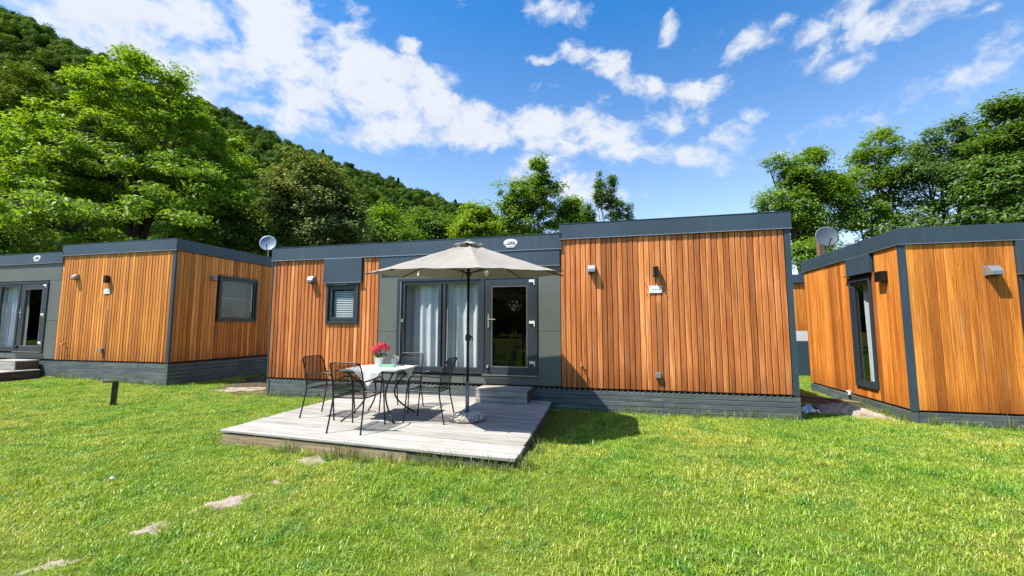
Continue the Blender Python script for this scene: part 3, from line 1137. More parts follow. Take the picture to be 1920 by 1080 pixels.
    for k in range(ns):
        zc = g + 0.02 + (wh - 2 * g - 0.06) * k / (ns - 1)
        key = 'slat' + str(round(ww, 3))
        if key not in BCACHE:
            BCACHE[key] = MB().prism_x([(-0.012, -0.013), (-0.010, -0.014), (0.012, 0.012), (0.010, 0.013)], g + 0.005, ww - g - 0.005).mesh('blind_slat', 'blind_slat')
        link('blind_slat', BCACHE[key], wo, (0, 0.066, zc))
    # glazed front: outer frame, two fixed lights, hinged door
    x0, x1, z0, z1 = glaz
    fr = MB()
    fr.ring_frame(x0, z0 + 0.03, x1, z1, 0.05, -0.02, 0.10, 0.05)
    fr.box(x0 + 0.05, -0.028, z0 + 0.08, x0 + 0.10, 0.08, z1 - 0.05)
    fr.box(4.872, -0.024, z0 + 0.08, 4.930, 0.09, z1 - 0.05)
    gfo = fr.build('glazed_front', 'charcoal_frame', root, bevel=0.003)
    s = MB().ring_frame(3.172, z0 + 0.082, 4.868, z1 - 0.052, 0.066, 0.0, 0.07)
    s.box(3.962, 0.004, z0 + 0.148, 4.028, 0.066, z1 - 0.118)
    s.box(4.068, 0.004, z0 + 0.148, 4.118, 0.066, z1 - 0.118)
    s.build('sash', 'charcoal_frame', gfo, bevel=0.003)
    MB().box(4.030, 0.03, z0 + 0.148, 4.066, 0.062, z1 - 0.118).build('gasket', 'black_plastic', gfo)
    MB().box(3.240, 0.034, z0 + 0.15, 3.960, 0.042, z1 - 0.12).build('pane', 'window_glass', gfo)
    MB().box(4.120, 0.034, z0 + 0.15, 4.800, 0.042, z1 - 0.12).build('pane', 'window_glass', gfo)
    MB().box(3.150, -0.030, z0 + 0.3, 3.164, -0.020, z1 - 0.06).build('shutter_rail', 'drip_edge', gfo)
    strap = [(3.20, -0.012, 1.62), (3.202, -0.03, 1.5), (3.215, -0.03, 1.35), (3.235, -0.02, 1.18), (3.245, -0.012, 1.1)]
    MB().tube(strap, 0.008, 6).build('shutter_strap', 'charcoal_metal', gfo)
    MB().box(3.175, -0.03, 1.60, 3.225, -0.002, 1.66).build('strap_guide', 'silver_metal', gfo)
    curtain(gfo, 3.46, 4.01, z0 + 0.10, z1, 0.175, 0.036, 3, 3, 0.0)
    curtain(gfo, 2.98, 3.50, z0 + 0.10, z1, 0.36, 0.040, 2, 12, 0.0)  # dim set-back curtain, added to stand in for the bluish reflection in the pane
    curtain(gfo, 4.06, 4.32, z0 + 0.10, z1, 0.175, 0.034, 2, 8, 0.12)
    curtain(gfo, 4.28, 4.90, z0 + 0.10, z1, 0.190, 0.045, 3, 5, 0.0)
    dr = MB().ring_frame(4.936, z0 + 0.045, 5.912, z1 - 0.054, 0.140, -0.012, 0.066, 0.125).build('door', 'charcoal_frame', root, bevel=0.004)
    MB().ring_frame(5.076, z0 + 0.170, 5.772, z1 - 0.194, 0.012, -0.010, 0.030).build('glazing_bead', 'drip_edge', dr)
    MB().box(5.089, 0.022, z0 + 0.183, 5.759, 0.030, z1 - 0.207).build('pane', 'window_glass', dr)
    hm = MB().box(5.000, -0.024, 1.49, 5.035, -0.010, 1.75)
    hm.tube([(5.018, -0.02, 1.645), (5.018, -0.055, 1.645), (5.035, -0.064, 1.645), (5.16, -0.064, 1.642)], 0.010, 8)
    hm.build('handle', 'silver_metal', dr, bevel=0.0)
    hm = MB().prism_x([(-0.012, 0.78), (-0.06, 0.73), (-0.06, 0.70), (-0.012, 0.68)], 4.99, 5.02)
    hm.build('door_catch', 'black_plastic', dr)
    for zc in (0.84, 1.585, 2.365):
        hm = MB().box(5.815, -0.034, zc - 0.022, 5.905, -0.010, zc + 0.028)
        hm.tube([(5.913, -0.026, zc - 0.075), (5.913, -0.026, zc + 0.028)], 0.011, 8)
        hm.build('hinge', 'white_plastic', dr)
    MB().box(4.90, -0.06, z0 + 0.012, 5.975, -0.022, z0 + 0.028).build('door_sill', 'drip_edge', root)
    # small fittings on the cladding
    hood(root, (1.045, -0.004, 2.455), 'front')
    hood(root, (6.985, -0.004, 2.495), 'front', h=0.125, d=0.115)
    up_down_lamp(root, (8.095, -0.004, 2.37), 'front')
    pq = MB().box(-0.105, -0.012, 0, 0.105, -0.004, 0.128).build('name_plate', 'white_plastic', root, (8.083, -0.006, 2.098))
    sc_ = MB()
    for (sx, sz) in ((-0.085, 0.022), (0.085, 0.022), (-0.085, 0.105), (0.085, 0.105)):
        sc_.prism_y([(sx + 0.006 * math.cos(k), sz + 0.006 * math.sin(k)) for k in np.arange(0, 6.2, 0.8)], -0.0145, -0.0122)
    sc_.build('screw', 'silver_metal', pq)
    m2 = MB()
    m2.tube([(-0.06 + 0.01 * i, -0.0135, 0.062 + 0.007 * math.sin(i * 1.7)) for i in range(9)], 0.0022, 4)
    m2.tube([(0.035 + 0.008 * i, -0.0135, 0.058 + 0.012 * math.sin(i * 2.3)) for i in range(6)], 0.0022, 4)
    m2.build('lettering', 'pole_grey', pq)
    tw = MB()
    for (sx, sz, dx) in ((-0.17, 0.16, 0.035), (-0.16, 0.01, 0.035), (0.15, 0.16, 0.045), (0.15, 0.03, 0.045)):
        tw.tube([(sx, -0.012, sz), (sx + dx * 0.5, -0.02, sz - 0.03), (sx + dx, -0.012, sz - 0.07)], 0.004, 5)
    tw.build('wall_hook', 'dark_core', pq)
    tp = MB().lathe([(0.03, 0), (0.03, 0.006)], 12)
    tp = MB()
    tp.tube([(0, 0, 0), (0, -0.07, 0), (0, -0.10, -0.012), (0, -0.105, -0.06)], [0.013, 0.013, 0.012, 0.010], 8)
    tp.tube([(0, -0.05, 0.0), (0, -0.05, 0.035)], 0.008, 8)
    tp.tube([(-0.035, -0.05, 0.038), (0.035, -0.05, 0.038)], 0.007, 6)
    tp.build('tap', 'brass', root, (6.775, -0.002, 0.82), smooth=True)
    MB().box(-0.045, -0.06, 0, 0.045, -0.004, 0.095).build('power_socket', 'silver_metal', root, (8.082, -0.002, 0.625), bevel=0.008)
    logo(root, (5.455, -0.0305, 3.115))
    if side_window:
        sd = MB().box(0, -0.01, 0, 1, 0, 1)
        wo, g = window(root, (U2 - 0.002, sw[0] + 0.004, sw[2] + 0.004), 'right', sw[1] - sw[0] - 0.008, sw[3] - sw[2] - 0.008, sash=0.06)
        ww, wh = sw[1] - sw[0] - 0.008, sw[3] - sw[2] - 0.008
        MB().box(g - 0.02, 0.075, g - 0.02, ww - g - 0.20, 0.079, wh - g + 0.0).build('roller_blind', 'blind_dark', wo)
        MB().box(g - 0.02, 0.068, g + 0.52, ww - g - 0.2, 0.0745, g + 0.535).build('blind_bar', 'pole_grey', wo)
        MB().box(ww - g - 0.035, 0.05, 0.3, ww - g - 0.012, 0.06, wh - 0.2).build('window_catch', 'white_plastic', wo)
        hood(root, (U2 + 0.004, 0.995, 2.50), 'right', h=0.11, d=0.10)
    return root


main_home = lodge(M0, 0.0, 'long timber-clad mobile home behind the deck with the parasol', 'larch_cladding', 'charcoal_metal', 2.655, 0.0, 0.0)
left_home = lodge(L0, LZ, 'timber-clad mobile home behind the bollard light, shaded side wall with a square window',
                  'larch_cladding_golden', 'grey_panel', 2.50, 0.20, 0.10, side_window=True)


# ---------------------------------------------------------------- right-hand home
def corner_home(origin):
    zb, zt = 0.140, 2.885
    D, U = 3.75, 5.2
    root = thing('mobile_home', 'mobile home of wide smooth orange boards with a tall narrow side window',
                 'mobile home', (origin[0], origin[1], 0), A0)
    tallw = (0.895, 1.62, 0.325, 2.455)
    fw = (1.56, 3.1, 0.9, 2.35)
    mb = MB()
    wall_cells(mb, 'u', 0.0, U, zb, zt, 0.03, 0.12, [fw])
    wall_cells(mb, 'u', 0.0, U, zb, zt, D - 0.12, D - 0.03, [])
    wall_cells(mb, 'v', 0.12, D - 0.12, zb, zt, 0.03, 0.12, [tallw])
    wall_cells(mb, 'v', 0.12, D - 0.12, zb, zt, U - 0.12, U - 0.03, [])
    mb.box(0.03, 0.03, zt, U - 0.03, D - 0.03, zt + 0.1)
    mb.build('wall', 'interior_wall', root)
    MB().box(0.12, 0.12, zb, U - 0.12, D - 0.12, zb + 0.1).build('floor', 'interior_floor', root)
    mb = MB()
    wall_cells(mb, 'u', 0.0, U, zb + 0.01, zt, 0.024, 0.029, [fw])
    wall_cells(mb, 'v', 0.03, D, zb + 0.01, zt, 0.024, 0.029, [tallw])
    mb.build('membrane', 'dark_core', root)
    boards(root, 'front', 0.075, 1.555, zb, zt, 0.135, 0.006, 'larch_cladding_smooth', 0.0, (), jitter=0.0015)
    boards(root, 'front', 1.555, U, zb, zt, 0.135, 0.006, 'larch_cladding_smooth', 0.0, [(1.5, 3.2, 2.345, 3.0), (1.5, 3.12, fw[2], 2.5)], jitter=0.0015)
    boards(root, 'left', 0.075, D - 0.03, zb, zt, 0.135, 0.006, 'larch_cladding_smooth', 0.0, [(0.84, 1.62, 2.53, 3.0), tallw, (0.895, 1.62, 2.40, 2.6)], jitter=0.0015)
    MB().box(-0.010, -0.010, zb - 0.02, 0.070, 0.022, zt).build('corner_trim', 'charcoal_metal', root)
    MB().box(-0.010, 0.0225, zb - 0.02, 0.022, 0.070, zt).build('corner_trim', 'charcoal_metal', root)
    f = MB()
    z0, z1 = 2.907, 3.178
    f.box(-0.025, -0.025, z0, U + 0.025, 0.015, z1)
    f.box(-0.025, D + 0.02, z0, U + 0.025, D + 0.06, z1)
    f.box(-0.025, 0.015, z0, 0.015, D + 0.02, z1)
    f.box(U - 0.015, 0.015, z0, U + 0.025, D + 0.02, z1)
    fo = f.build('fascia', 'charcoal_metal', root, bevel=0.003)
    MB().box(-0.033, -0.033, z0 - 0.014, U + 0.03, 0.0, z0 - 0.001).build('drip_strip', 'drip_edge', fo)
    MB().box(-0.033, 0.001, z0 - 0.014, 0.0, D + 0.16, z0 - 0.001).build('drip_strip', 'drip_edge', fo)
    MB().tube([(-0.05, D + 0.1, z0 - 0.02), (-0.05, D - 0.02, z0 - 0.03)], 0.03, 8).build('gutter_end', 'charcoal_metal', fo)
    MB().box(0.016, 0.016, z0 + 0.05, U - 0.016, D + 0.018, z1 - 0.06).build('roof', 'roof_membrane', root)
    skirt(root, 'front', 0.02, U, -0.19, 0.105, 0.0, 3, (2.6,))
    skirt(root, 'left', 0.02, D, -0.19, 0.105, 0.0, 3, (1.9,))
    MB().box(0.05, 0.03, -0.2, U - 0.05, D - 0.03, zb - 0.002).build('base', 'dark_core', root)
    MB().box(-0.012, -0.012, -0.2, 0.05, -0.001, 0.108).build('skirt_corner', 'skirt_plank', root)
    # tall side window
    h0 = MB().box(-0.06, 0.835, 2.545, 0.02, 1.615, zt - 0.002).build('shutter_box', 'charcoal_metal', root, bevel=0.005)
    MB().box(-0.085, 0.815, 2.530, 0.0, 1.70, 2.543).build('drip_strip', 'charcoal_metal', h0)
    wo, g = window(root, (0.002, tallw[1] - 0.004, tallw[2] + 0.004), 'left', tallw[1] - tallw[0] - 0.008, tallw[3] - tallw[2] - 0.008, sash=0.07)
    for (a, b, s_) in ((0.12, 0.30, 4), (0.42, 0.60, 9)):
        curtain(wo, a, b, 0.08, tallw[3] - tallw[2] - 0.08, 0.16, 0.022, 2, s_)
    MB().box(0.02, 0.058, 0.03, 0.65, 0.075, 0.08).build('inner_sill', 'white_plastic', wo)
    # front window beyond the picture edge
    h1 = MB().box(1.560, -0.06, 2.355, 3.16, 0.02, zt - 0.002).build('shutter_box', 'charcoal_metal', root, bevel=0.005)
    MB().box(1.545, -0.075, 2.340, 3.175, -0.01, 2.353).build('drip_strip', 'drip_edge', h1)
    window(root, (1.564, 0.0, fw[2] + 0.004), 'front', fw[1] - fw[0] - 0.008, fw[3] - fw[2] - 0.012)
    hood(root, (1.205, -0.004, 2.335), 'front', w=0.155, h=0.15, d=0.14)
    MB().box(-0.10, -0.105, 0, 0.10, -0.004, 0.185).build('wall_lamp', 'black_metal', root, (-0.002, 0.475, 2.315), FROT['left'], bevel=0.006)
    so = MB().box(-0.045, -0.05, 0, 0.045, -0.003, 0.085).build('power_socket', 'white_plastic', root, (-0.004, 1.907, 0.095), FROT['left'], bevel=0.006)
    MB().box(-0.02, -0.056, 0.02, 0.02, -0.051, 0.062).build('socket_lid', 'black_plastic', so)
    return root


right_home = corner_home(R0)

# ---------------------------------------------------------------- home seen through the gap on the right
fh = thing('mobile_home', 'distant home glimpsed through the gap between the main and right homes', 'mobile home', (8.6, 14.2, -0.09), A0)
boards(fh, 'front', 0.0, 3.6, 1.47, 3.05, 0.135, 0.006, 'larch_cladding_smooth', 0.0)
MB().box(0.0, 0.03, 0.0, 3.6, 3.5, 3.05).build('wall', 'dark_core', fh)
MB().box(0.0, -0.02, 1.13, 3.6, 0.028, 1.462).build('window_band', 'pot_white', fh)
MB().box(0.0, -0.03, 0.0, 3.6, 0.028, 1.125).build('facade_panel', 'charcoal_metal', fh)
MB().box(-0.06, -0.08, 3.06, 3.66, 3.56, 3.34).build('fascia', 'charcoal_metal', fh)

# ================================================================ decks
DFL, DFR, DBR = Vector((-3.785, 5.585)), Vector((0.033, 4.355)), Vector((0.706, 7.66))
DANG = math.atan2(DFR.y - DFL.y, DFR.x - DFL.x)
DTOP = 0.172


def deck(loc, z, label, seed):
    root = thing('deck', label, 'deck', (loc[0], loc[1], z), DANG)
    ca, sa = math.cos(DANG), math.sin(DANG)

    def lc(p):
        d = p - DFL
        return d.x * ca + d.y * sa, -d.x * sa + d.y * ca
    W = lc(DFR)[0]
    bx, by = lc(DBR)
    sk = (bx - W) / by
    n = 27
    pw = by / n
    rr = random.Random(seed)
    meshes = []
    for k in range(4):
        w2, t, c = (pw - 0.006) / 2, 0.026, 0.003
        poly = [(-w2, -t), (w2, -t), (w2, -c), (w2 - c, 0), (-w2 + c, 0), (-w2, -c)]
        L = W + 0.004 * k
        meshes.append(MB().prism_x(poly, -L / 2, L / 2).mesh('plank', 'deck_plank'))
    for i in range(n):
        yc = (i + 0.5) * pw
        o = link('plank', meshes[rr.randrange(4)], root, (W / 2 + sk * yc + rr.uniform(-0.008, 0.008), yc, DTOP + rr.uniform(-0.003, 0.003)))
        o.rotation_euler = (rr.uniform(-0.006, 0.006), rr.uniform(-0.0004, 0.0004), rr.uniform(-0.0006, 0.0006))
    fr = MB()
    fr.prism([(0.05, 0.06), (W - 0.05, 0.06), (W - 0.05 + sk * by, by - 0.02), (0.05 + sk * by, by - 0.02)], -0.05, DTOP - 0.030)
    fr.build('frame', 'dark_timber', root)
    e = MB().box(0.01, 0.016, -0.03, W * 0.685, 0.042, DTOP - 0.046)
    e.build('edge_board', 'raw_timber', root, bevel=0.003)
    e = MB().box(W * 0.69, 0.022, -0.03, W - 0.02, 0.044, DTOP - 0.055)
    e.build('edge_board', 'dark_timber', root, bevel=0.003)
    sd = MB().prism([(W - 0.045, 0.06), (W - 0.02, 0.06), (W - 0.02 + sk * by, by), (W - 0.045 + sk * by, by)], -0.03, DTOP - 0.05)
    sd.build('edge_board', 'dark_timber', root)
    return root


def step(u0, u1, v0, v1, o, z0, z1, label):
    root = thing('step', label, 'step', mw((u0 + u1) / 2, (v0 + v1) / 2, z0, o), A0 - 0.02)
    w, d, h = (u1 - u0) / 2, (v1 - v0) / 2, z1 - z0
    for i in range(4):
        pd = 2 * d / 4
        MB().box(-w, -d + i * pd + 0.003, h - 0.028, w, -d + (i + 1) * pd - 0.003, h).build('plank', 'deck_plank', root, bevel=0.003)
    for k in range(2):
        hh = (h - 0.032) / 2
        MB().box(-w + 0.004, -d + 0.006, k * hh + 0.002, w - 0.004, -d + 0.03, (k + 1) * hh - 0.003).build('riser_board', 'deck_plank', root, bevel=0.003)
    for s in (-1, 1):
        MB().box(min(s * (w - 0.004), s * (w - 0.028)), -d + 0.032, 0.002, max(s * (w - 0.004), s * (w - 0.028)), d - 0.005, h - 0.032).build('side_board', 'dark_timber', root)
    return root


deck((DFL.x, DFL.y), 0.0, 'pale weathered plank deck under the parasol and garden table', 4)
shift = Vector((L0[0] - M0[0], L0[1] - M0[1]))
deck((DFL.x + shift.x, DFL.y + shift.y), LZ, 'dark-edged plank deck at the far left, before the glazed door of the left home', 9)
step(4.925, 5.875, -0.50, -0.035, M0, DTOP + 0.002, 0.405, 'weathered grey wooden step below the glazed door, right of the parasol pole')
step(4.925, 5.98, -0.50, -0.035, L0, DTOP + LZ + 0.002, 0.405 + LZ, 'wooden step box in front of the left home door')


# ================================================================ garden furniture
def chair_proto():
    root = thing('garden_chair', 'x', 'chair', (0, 0, 0), 0.0, 'black mesh armchairs around the garden table')
    r = 0.0105

    def curve(pts, n=6):
        """smooth polyline (Catmull-Rom)"""
        P = [Vector(p) for p in pts]
        P = [P[0]] + P + [P[-1]]
        out = []
        for i in range(1, len(P) - 2):
            for k in range(n):
                t = k / n
                a, b, c, d = P[i - 1], P[i], P[i + 1], P[i + 2]
                out.append(0.5 * ((2 * b) + (c - a) * t + (2 * a - 5 * b + 4 * c - d) * t * t + (-a + 3 * b - 3 * c + d) * t ** 3))
        out.append(P[-2])
        return out
    for s in (-1, 1):
        MB().tube(curve([(s * 0.235, -0.300, 0), (s * 0.222, -0.235, 0.30), (s * 0.218, -0.215, 0.43)]), r, 8).build('leg', 'black_metal', root, smooth=True)
        MB().tube(curve([(s * 0.245, 0.290, 0), (s * 0.238, 0.262, 0.30), (s * 0.236, 0.243, 0.50)]), r, 8).build('leg', 'black_metal', root, smooth=True)
        MB().tube(curve([(s * 0.236, 0.243, 0.50), (s * 0.238, 0.222, 0.60), (s * 0.240, 0.165, 0.648), (s * 0.242, 0.05, 0.655),
                         (s * 0.236, -0.08, 0.638), (s * 0.222, -0.20, 0.632), (s * 0.214, -0.245, 0.62)]), r, 8).build('armrest', 'black_metal', root, smooth=True)
    MB().tube(curve([(-0.218, -0.215, 0.43), (-0.216, -0.235, 0.60), (-0.214, -0.285, 0.77), (-0.205, -0.318, 0.845), (-0.165, -0.332, 0.872), (0, -0.338, 0.876),
                     (0.165, -0.332, 0.872), (0.205, -0.318, 0.845), (0.214, -0.285, 0.77), (0.216, -0.235, 0.60), (0.218, -0.215, 0.43)]), r, 8).build('back_frame', 'black_metal', root, smooth=True)
    sf = MB()
    sf.tube(curve([(-0.218, -0.21, 0.425), (-0.225, 0.0, 0.428), (-0.228, 0.20, 0.440), (-0.19, 0.255, 0.436), (0, 0.272, 0.430), (0.19, 0.255, 0.436),
                   (0.228, 0.20, 0.440), (0.225, 0.0, 0.428), (0.218, -0.21, 0.425)]), r * 0.85, 8)
    sf.tube([(-0.218, -0.21, 0.425), (0.218, -0.21, 0.425)], r * 0.85, 8)
    sf.build('seat_frame', 'black_metal', root, smooth=True)

    def seat_pt(a, b):      # a, b in -1..1
        return Vector((a * 0.215, 0.022 + b * 0.235, 0.432 - 0.022 * (1 - a * a) * (1 - 0.4 * b * b) + 0.004 * b))

    def back_pt(a, b):
        z = 0.665 + b * 0.195
        y = -0.262 - 0.055 * b - 0.022 * b * b - 0.030 * (1 - a * a)
        return Vector((a * (0.207 - 0.004 * b), y, z))
    for nm, fn in (('seat', seat_pt), ('backrest', back_pt)):
        m = MB()
        n, wd = 32, 0.0125
        for k in range(n):
            q = -1 + 2 * (k + 0.5) / n
            for tr in (0, 1):
                vs = []
                for i in range(9):
                    p = -1 + 2 * i / 8
                    if tr == 0:
                        vs += [fn(q - wd, p), fn(q + wd, p)]
                    else:
                        vs += [fn(p, q - wd), fn(p, q + wd)]
                m.add(vs, [(2 * i, 2 * i + 1, 2 * i + 3, 2 * i + 2) for i in range(8)])
        m.build(nm, 'black_metal', root)
    for (x, y) in ((-0.235, -0.300), (0.235, -0.300), (-0.245, 0.290), (0.245, 0.290)):
        MB().lathe([(0.013, 0.0), (0.014, 0.012)], 8, x, y, 0).build('foot_cap', 'black_plastic', root)
    return root


DZ = DTOP + 0.003
chair = chair_proto()
for i, (u, v, a, lab) in enumerate([
        (4.045, -2.745, 2, 'black mesh garden armchair nearest the lawn, its back to the viewer'),
        (3.150, -2.140, -91, 'black mesh garden armchair on the left side of the table, against the cladding'),
        (4.765, -2.065, 93, 'black mesh garden armchair between table and parasol pole'),
        (3.975, -1.400, 181, 'black mesh garden armchair behind the table, in front of the curtains')]):
    c = chair if i == 0 else copy_tree(chair)
    c.location = mw(u, v, DZ)
    c.rotation_euler = (0, 0, A0 + R(a))
    c['label'] = lab

TU, TV, TR_, TS = 3.955, -2.035, R(5), 0.43
TH = 0.722
tbl = thing('garden_table', 'square garden table with bowed black legs under the white cloth', 'table', mw(TU, TV, DZ), A0 + TR_)
tb = MB().box(-TS, -TS, TH - 0.022, TS, TS, TH)
tb.build('tabletop', 'table_metal', tbl, bevel=0.006)
MB().ring_frame(-TS + 0.03, 0, TS - 0.03, 1, 0.02, 0, 1)
fm = MB()
for (x0, y0, x1, y1) in ((-0.38, -0.38, 0.38, -0.38), (0.38, -0.38, 0.38, 0.38), (0.38, 0.38, -0.38, 0.38), (-0.38, 0.38, -0.38, -0.38)):
    fm.tube([(x0, y0, TH - 0.036), (x1, y1, TH - 0.036)], 0.012, 8)
fm.build('apron', 'black_metal', tbl)
for sx in (-1, 1):
    for sy in (-1, 1):
        pts = []
        for i in range(13):
            t_ = i / 12
            q = 0.36 - 0.235 * math.sin(math.pi * (1 - t_) * 0.98) ** 1.0 + 0.05 * (1 - t_)
            pts.append((sx * q, sy * q, t_ * (TH - 0.035)))
        MB().tube(pts, 0.0125, 8).build('leg', 'black_metal', tbl, smooth=True)

# cloth laid diagonally, corners hanging over the edges
cl = thing('tablecloth', 'white tablecloth with faint grey print laid cornerwise over the garden table', 'tablecloth', mw(TU, TV, DZ + TH), A0 + TR_)
vs, fs = [], []
N, S_ = 44, 0.455
ang = R(45 + 4)
crnd = random.Random(2)
for j in range(N + 1):
    for i in range(N + 1):
        p, q = (-1 + 2 * i / N) * S_, (-1 + 2 * j / N) * S_
        x = p * math.cos(ang) - q * math.sin(ang) - 0.012
        y = p * math.sin(ang) + q * math.cos(ang) - 0.015
        z = 0.004
        e = TS + 0.006
        drop = 0.0
        if abs(x) > e and abs(x) >= abs(y):
            drop = abs(x) - e
            x = math.copysign(e + 0.006 + 0.05 * drop + 0.008 * math.sin(y * 40) * min(1, drop * 8), x)
        elif abs(y) > e:
            drop = abs(y) - e
            y = math.copysign(e + 0.006 + 0.05 * drop + 0.008 * math.sin(x * 40) * min(1, drop * 8), y)
        vs.append((x, y, z - drop + 0.0015 * math.sin(x * 50) * math.sin(y * 43)))
for j in range(N):
    for i in range(N):
        a = j * (N + 1) + i
        fs.append((a, a + 1, a + N + 2, a + N + 1))
MB().add(vs, fs).build('cloth', 'table_cloth', cl, smooth=True)
TZ = DZ + TH + 0.006

# flower pot
pot = thing('potted_flower', 'pink hydrangea in a white pot on the tablecloth', 'flower pot', mw(3.76, -1.78, TZ), A0)
MB().lathe([(0.052, 0), (0.056, 0.004), (0.072, 0.115), (0.076, 0.118), (0.076, 0.128), (0.068, 0.128), (0.066, 0.11), (0.001, 0.105)], 24).build('pot', 'pot_white', pot, smooth=True)
prn = np.random.default_rng(3)


def petals(mb_v, c, r, n, size):
    V, F = [], []
    for k in range(n):
        d = prn.normal(size=3)
        d[2] = abs(d[2]) * 0.9 + 0.05 if prn.random() < 0.8 else d[2]
        d /= np.linalg.norm(d)
        pos = np.array(c) + d * r * prn.uniform(0.85, 1.05)
        a = np.cross(d, prn.normal(size=3))
        a /= np.linalg.norm(a)
        b = np.cross(d, a)
        for q in range(4):
            th = q * math.pi / 2
            e1, e2 = a * math.cos(th) + b * math.sin(th), -a * math.sin(th) + b * math.cos(th)
            o = len(mb_v.v)
            mb_v.add([pos, pos + (e1 + 0.5 * e2) * size * 0.55 + d * 0.004, pos + e1 * size + d * 0.001, pos + (e1 - 0.5 * e2) * size * 0.55 + d * 0.004], [(0, 1, 2, 3)])


for (c, r) in (((-0.075, -0.02, 0.235), 0.062), ((0.0, 0.03, 0.262), 0.060), ((0.055, -0.015, 0.290), 0.072), ((-0.02, -0.06, 0.225), 0.050), ((0.11, 0.03, 0.262), 0.050)):
    m = MB()
    petals(m, c, r, 75, 0.021)
    m.build('flower_head', 'petal', pot)
    MB().tube([(c[0] * 0.2, c[1] * 0.2, 0.10), (c[0] * 0.6, c[1] * 0.6, 0.17), c], 0.005, 5).build('stem', 'pot_leaf', pot)
for k in range(11):
    a = k * 2.4
    lx, ly = math.cos(a), math.sin(a)
    L = 0.085 + 0.03 * prn.random()
    z0 = 0.135 + 0.05 * prn.random()
    nx_, ny_ = -ly, lx
    vs = []
    for i in range(6):
        s = i / 5
        wv_ = 0.034 * math.sin(math.pi * (0.08 + 0.92 * s)) + 0.001
        cx, cy, cz = lx * (0.02 + L * s), ly * (0.02 + L * s), z0 + 0.05 * s - 0.075 * s * s
        vs += [(cx - nx_ * wv_, cy - ny_ * wv_, cz + 0.006), (cx, cy, cz), (cx + nx_ * wv_, cy + ny_ * wv_, cz + 0.006)]
    f_ = []
    for i in range(5):
        f_ += [(3 * i, 3 * i + 1, 3 * i + 4, 3 * i + 3), (3 * i + 1, 3 * i + 2, 3 * i + 5, 3 * i + 4)]
    MB().add(vs, f_).build('leaf', 'pot_leaf', pot)

jug = thing('jug', 'small white jug with a natural cord bow on the tablecloth', 'jug', mw(3.93, -1.62, TZ), A0)
MB().lathe([(0.035, 0), (0.046, 0.01), (0.052, 0.05), (0.040, 0.095), (0.034, 0.115), (0.042, 0.135), (0.038, 0.135), (0.030, 0.115), (0.001, 0.1)], 20).build('body', 'white_plastic', jug, smooth=True)
MB().tube([(0.036, 0, 0.12), (0.075, 0, 0.115), (0.082, 0, 0.07), (0.05, 0, 0.035)], 0.006, 8).build('handle', 'white_plastic', jug, smooth=True)
bw = MB()
for s in (-1, 1):
    bw.tube([(0, -0.04, 0.125), (s * 0.03, -0.055, 0.15), (s * 0.06, -0.055, 0.155), (s * 0.065, -0.05, 0.135), (s * 0.03, -0.045, 0.122), (0, -0.04, 0.125)], 0.006, 6)
    bw.tube([(0, -0.045, 0.125), (s * 0.025, -0.058, 0.09), (s * 0.04, -0.06, 0.05)], 0.005, 6)
bw.tube([(0.042 * math.cos(k * 0.52), 0.042 * math.sin(k * 0.52), 0.12) for k in range(13)], 0.006, 6)
bw.build('bow', 'cord_natural', jug)

mint = thing('glass_dish', 'pale green glass dish lying on the tablecloth before the flower pot', 'dish', mw(4.05, -2.03, TZ), A0 + 0.1)
MB().box(-0.12, -0.05, 0, 0.12, 0.05, 0.028).build('base', 'mint_glass', mint, bevel=0.008)
MB().ring_frame(0, 0, 1, 1, 0.1, 0, 1)
rm = MB()
rm.box(-0.125, -0.055, 0.028, 0.125, -0.045, 0.036).box(-0.125, 0.045, 0.028, 0.125, 0.055, 0.036).box(-0.125, -0.045, 0.028, -0.115, 0.045, 0.036).box(0.115, -0.045, 0.028, 0.125, 0.045, 0.036)
rm.build('rim', 'mint_glass', mint)
pl = thing('plate', 'thin grey plate beside the jug on the tablecloth', 'plate', mw(4.12, -1.80, TZ), A0)
MB().lathe([(0.05, 0), (0.085, 0.008), (0.088, 0.011), (0.05, 0.005), (0.001, 0.004)], 24).build('dish', 'silver_metal', pl, smooth=True)

# ---------------------------------------------------------------- parasol
PB = Vector((-0.645, 6.165))
um = thing('parasol', 'beige eight-panel parasol standing on the wooden deck', 'parasol', (PB.x, PB.y, DZ), 0.0)
MB().tube([(0, 0, 0.06), (0, 0, 0.55)], 0.027, 14).build('lower_pole', 'pole_grey', um, smooth=True)
MB().tube([(0, 0, 0.53), (0, 0, 2.50)], 0.0205, 14).build('pole', 'black_metal', um, smooth=True)
ck = MB()
ck.lathe([(0.022, 0), (0.036, 0.01), (0.040, 0.05), (0.036, 0.09), (0.022, 0.1)], 14, 0, 0, 1.12)
ck.tube([(0.03, 0, 1.18), (0.065, -0.01, 1.18)], 0.012, 8)
ck.tube([(0.062, -0.01, 1.18), (0.066, -0.012, 1.12)], 0.010, 8)
ck.build('crank', 'black_plastic', um)
TILT = Matrix.Rotation(R(4.2), 4, 'X')
CZ, CR, CDROP, CROT = 2.585, 1.45, 0.475, R(11)


def canopy_pt(r, a, k):
    """r 0..1, a angle inside panel -1..1, k panel"""
    th = CROT + (k + 0.5 + a * 0.5) * math.pi / 4
    cosf = math.cos(math.pi / 8) / math.cos(a * math.pi / 8)
    rad = r * CR * cosf
    sag = 0.030 * (1 - a * a) * math.sin(math.pi * min(1, r)) ** 0.8
    z = -CDROP * (r ** 0.93) - sag + 0.004 * math.sin(9 * a + 2.1 * k) * r + 0.003 * math.sin(23 * r + 5 * a + k)
    p = Vector((rad * math.cos(th), rad * math.sin(th), z))
    return p


def top(p):
    q = TILT @ p
    return Vector((q.x, q.y + 0.0, q.z + CZ))


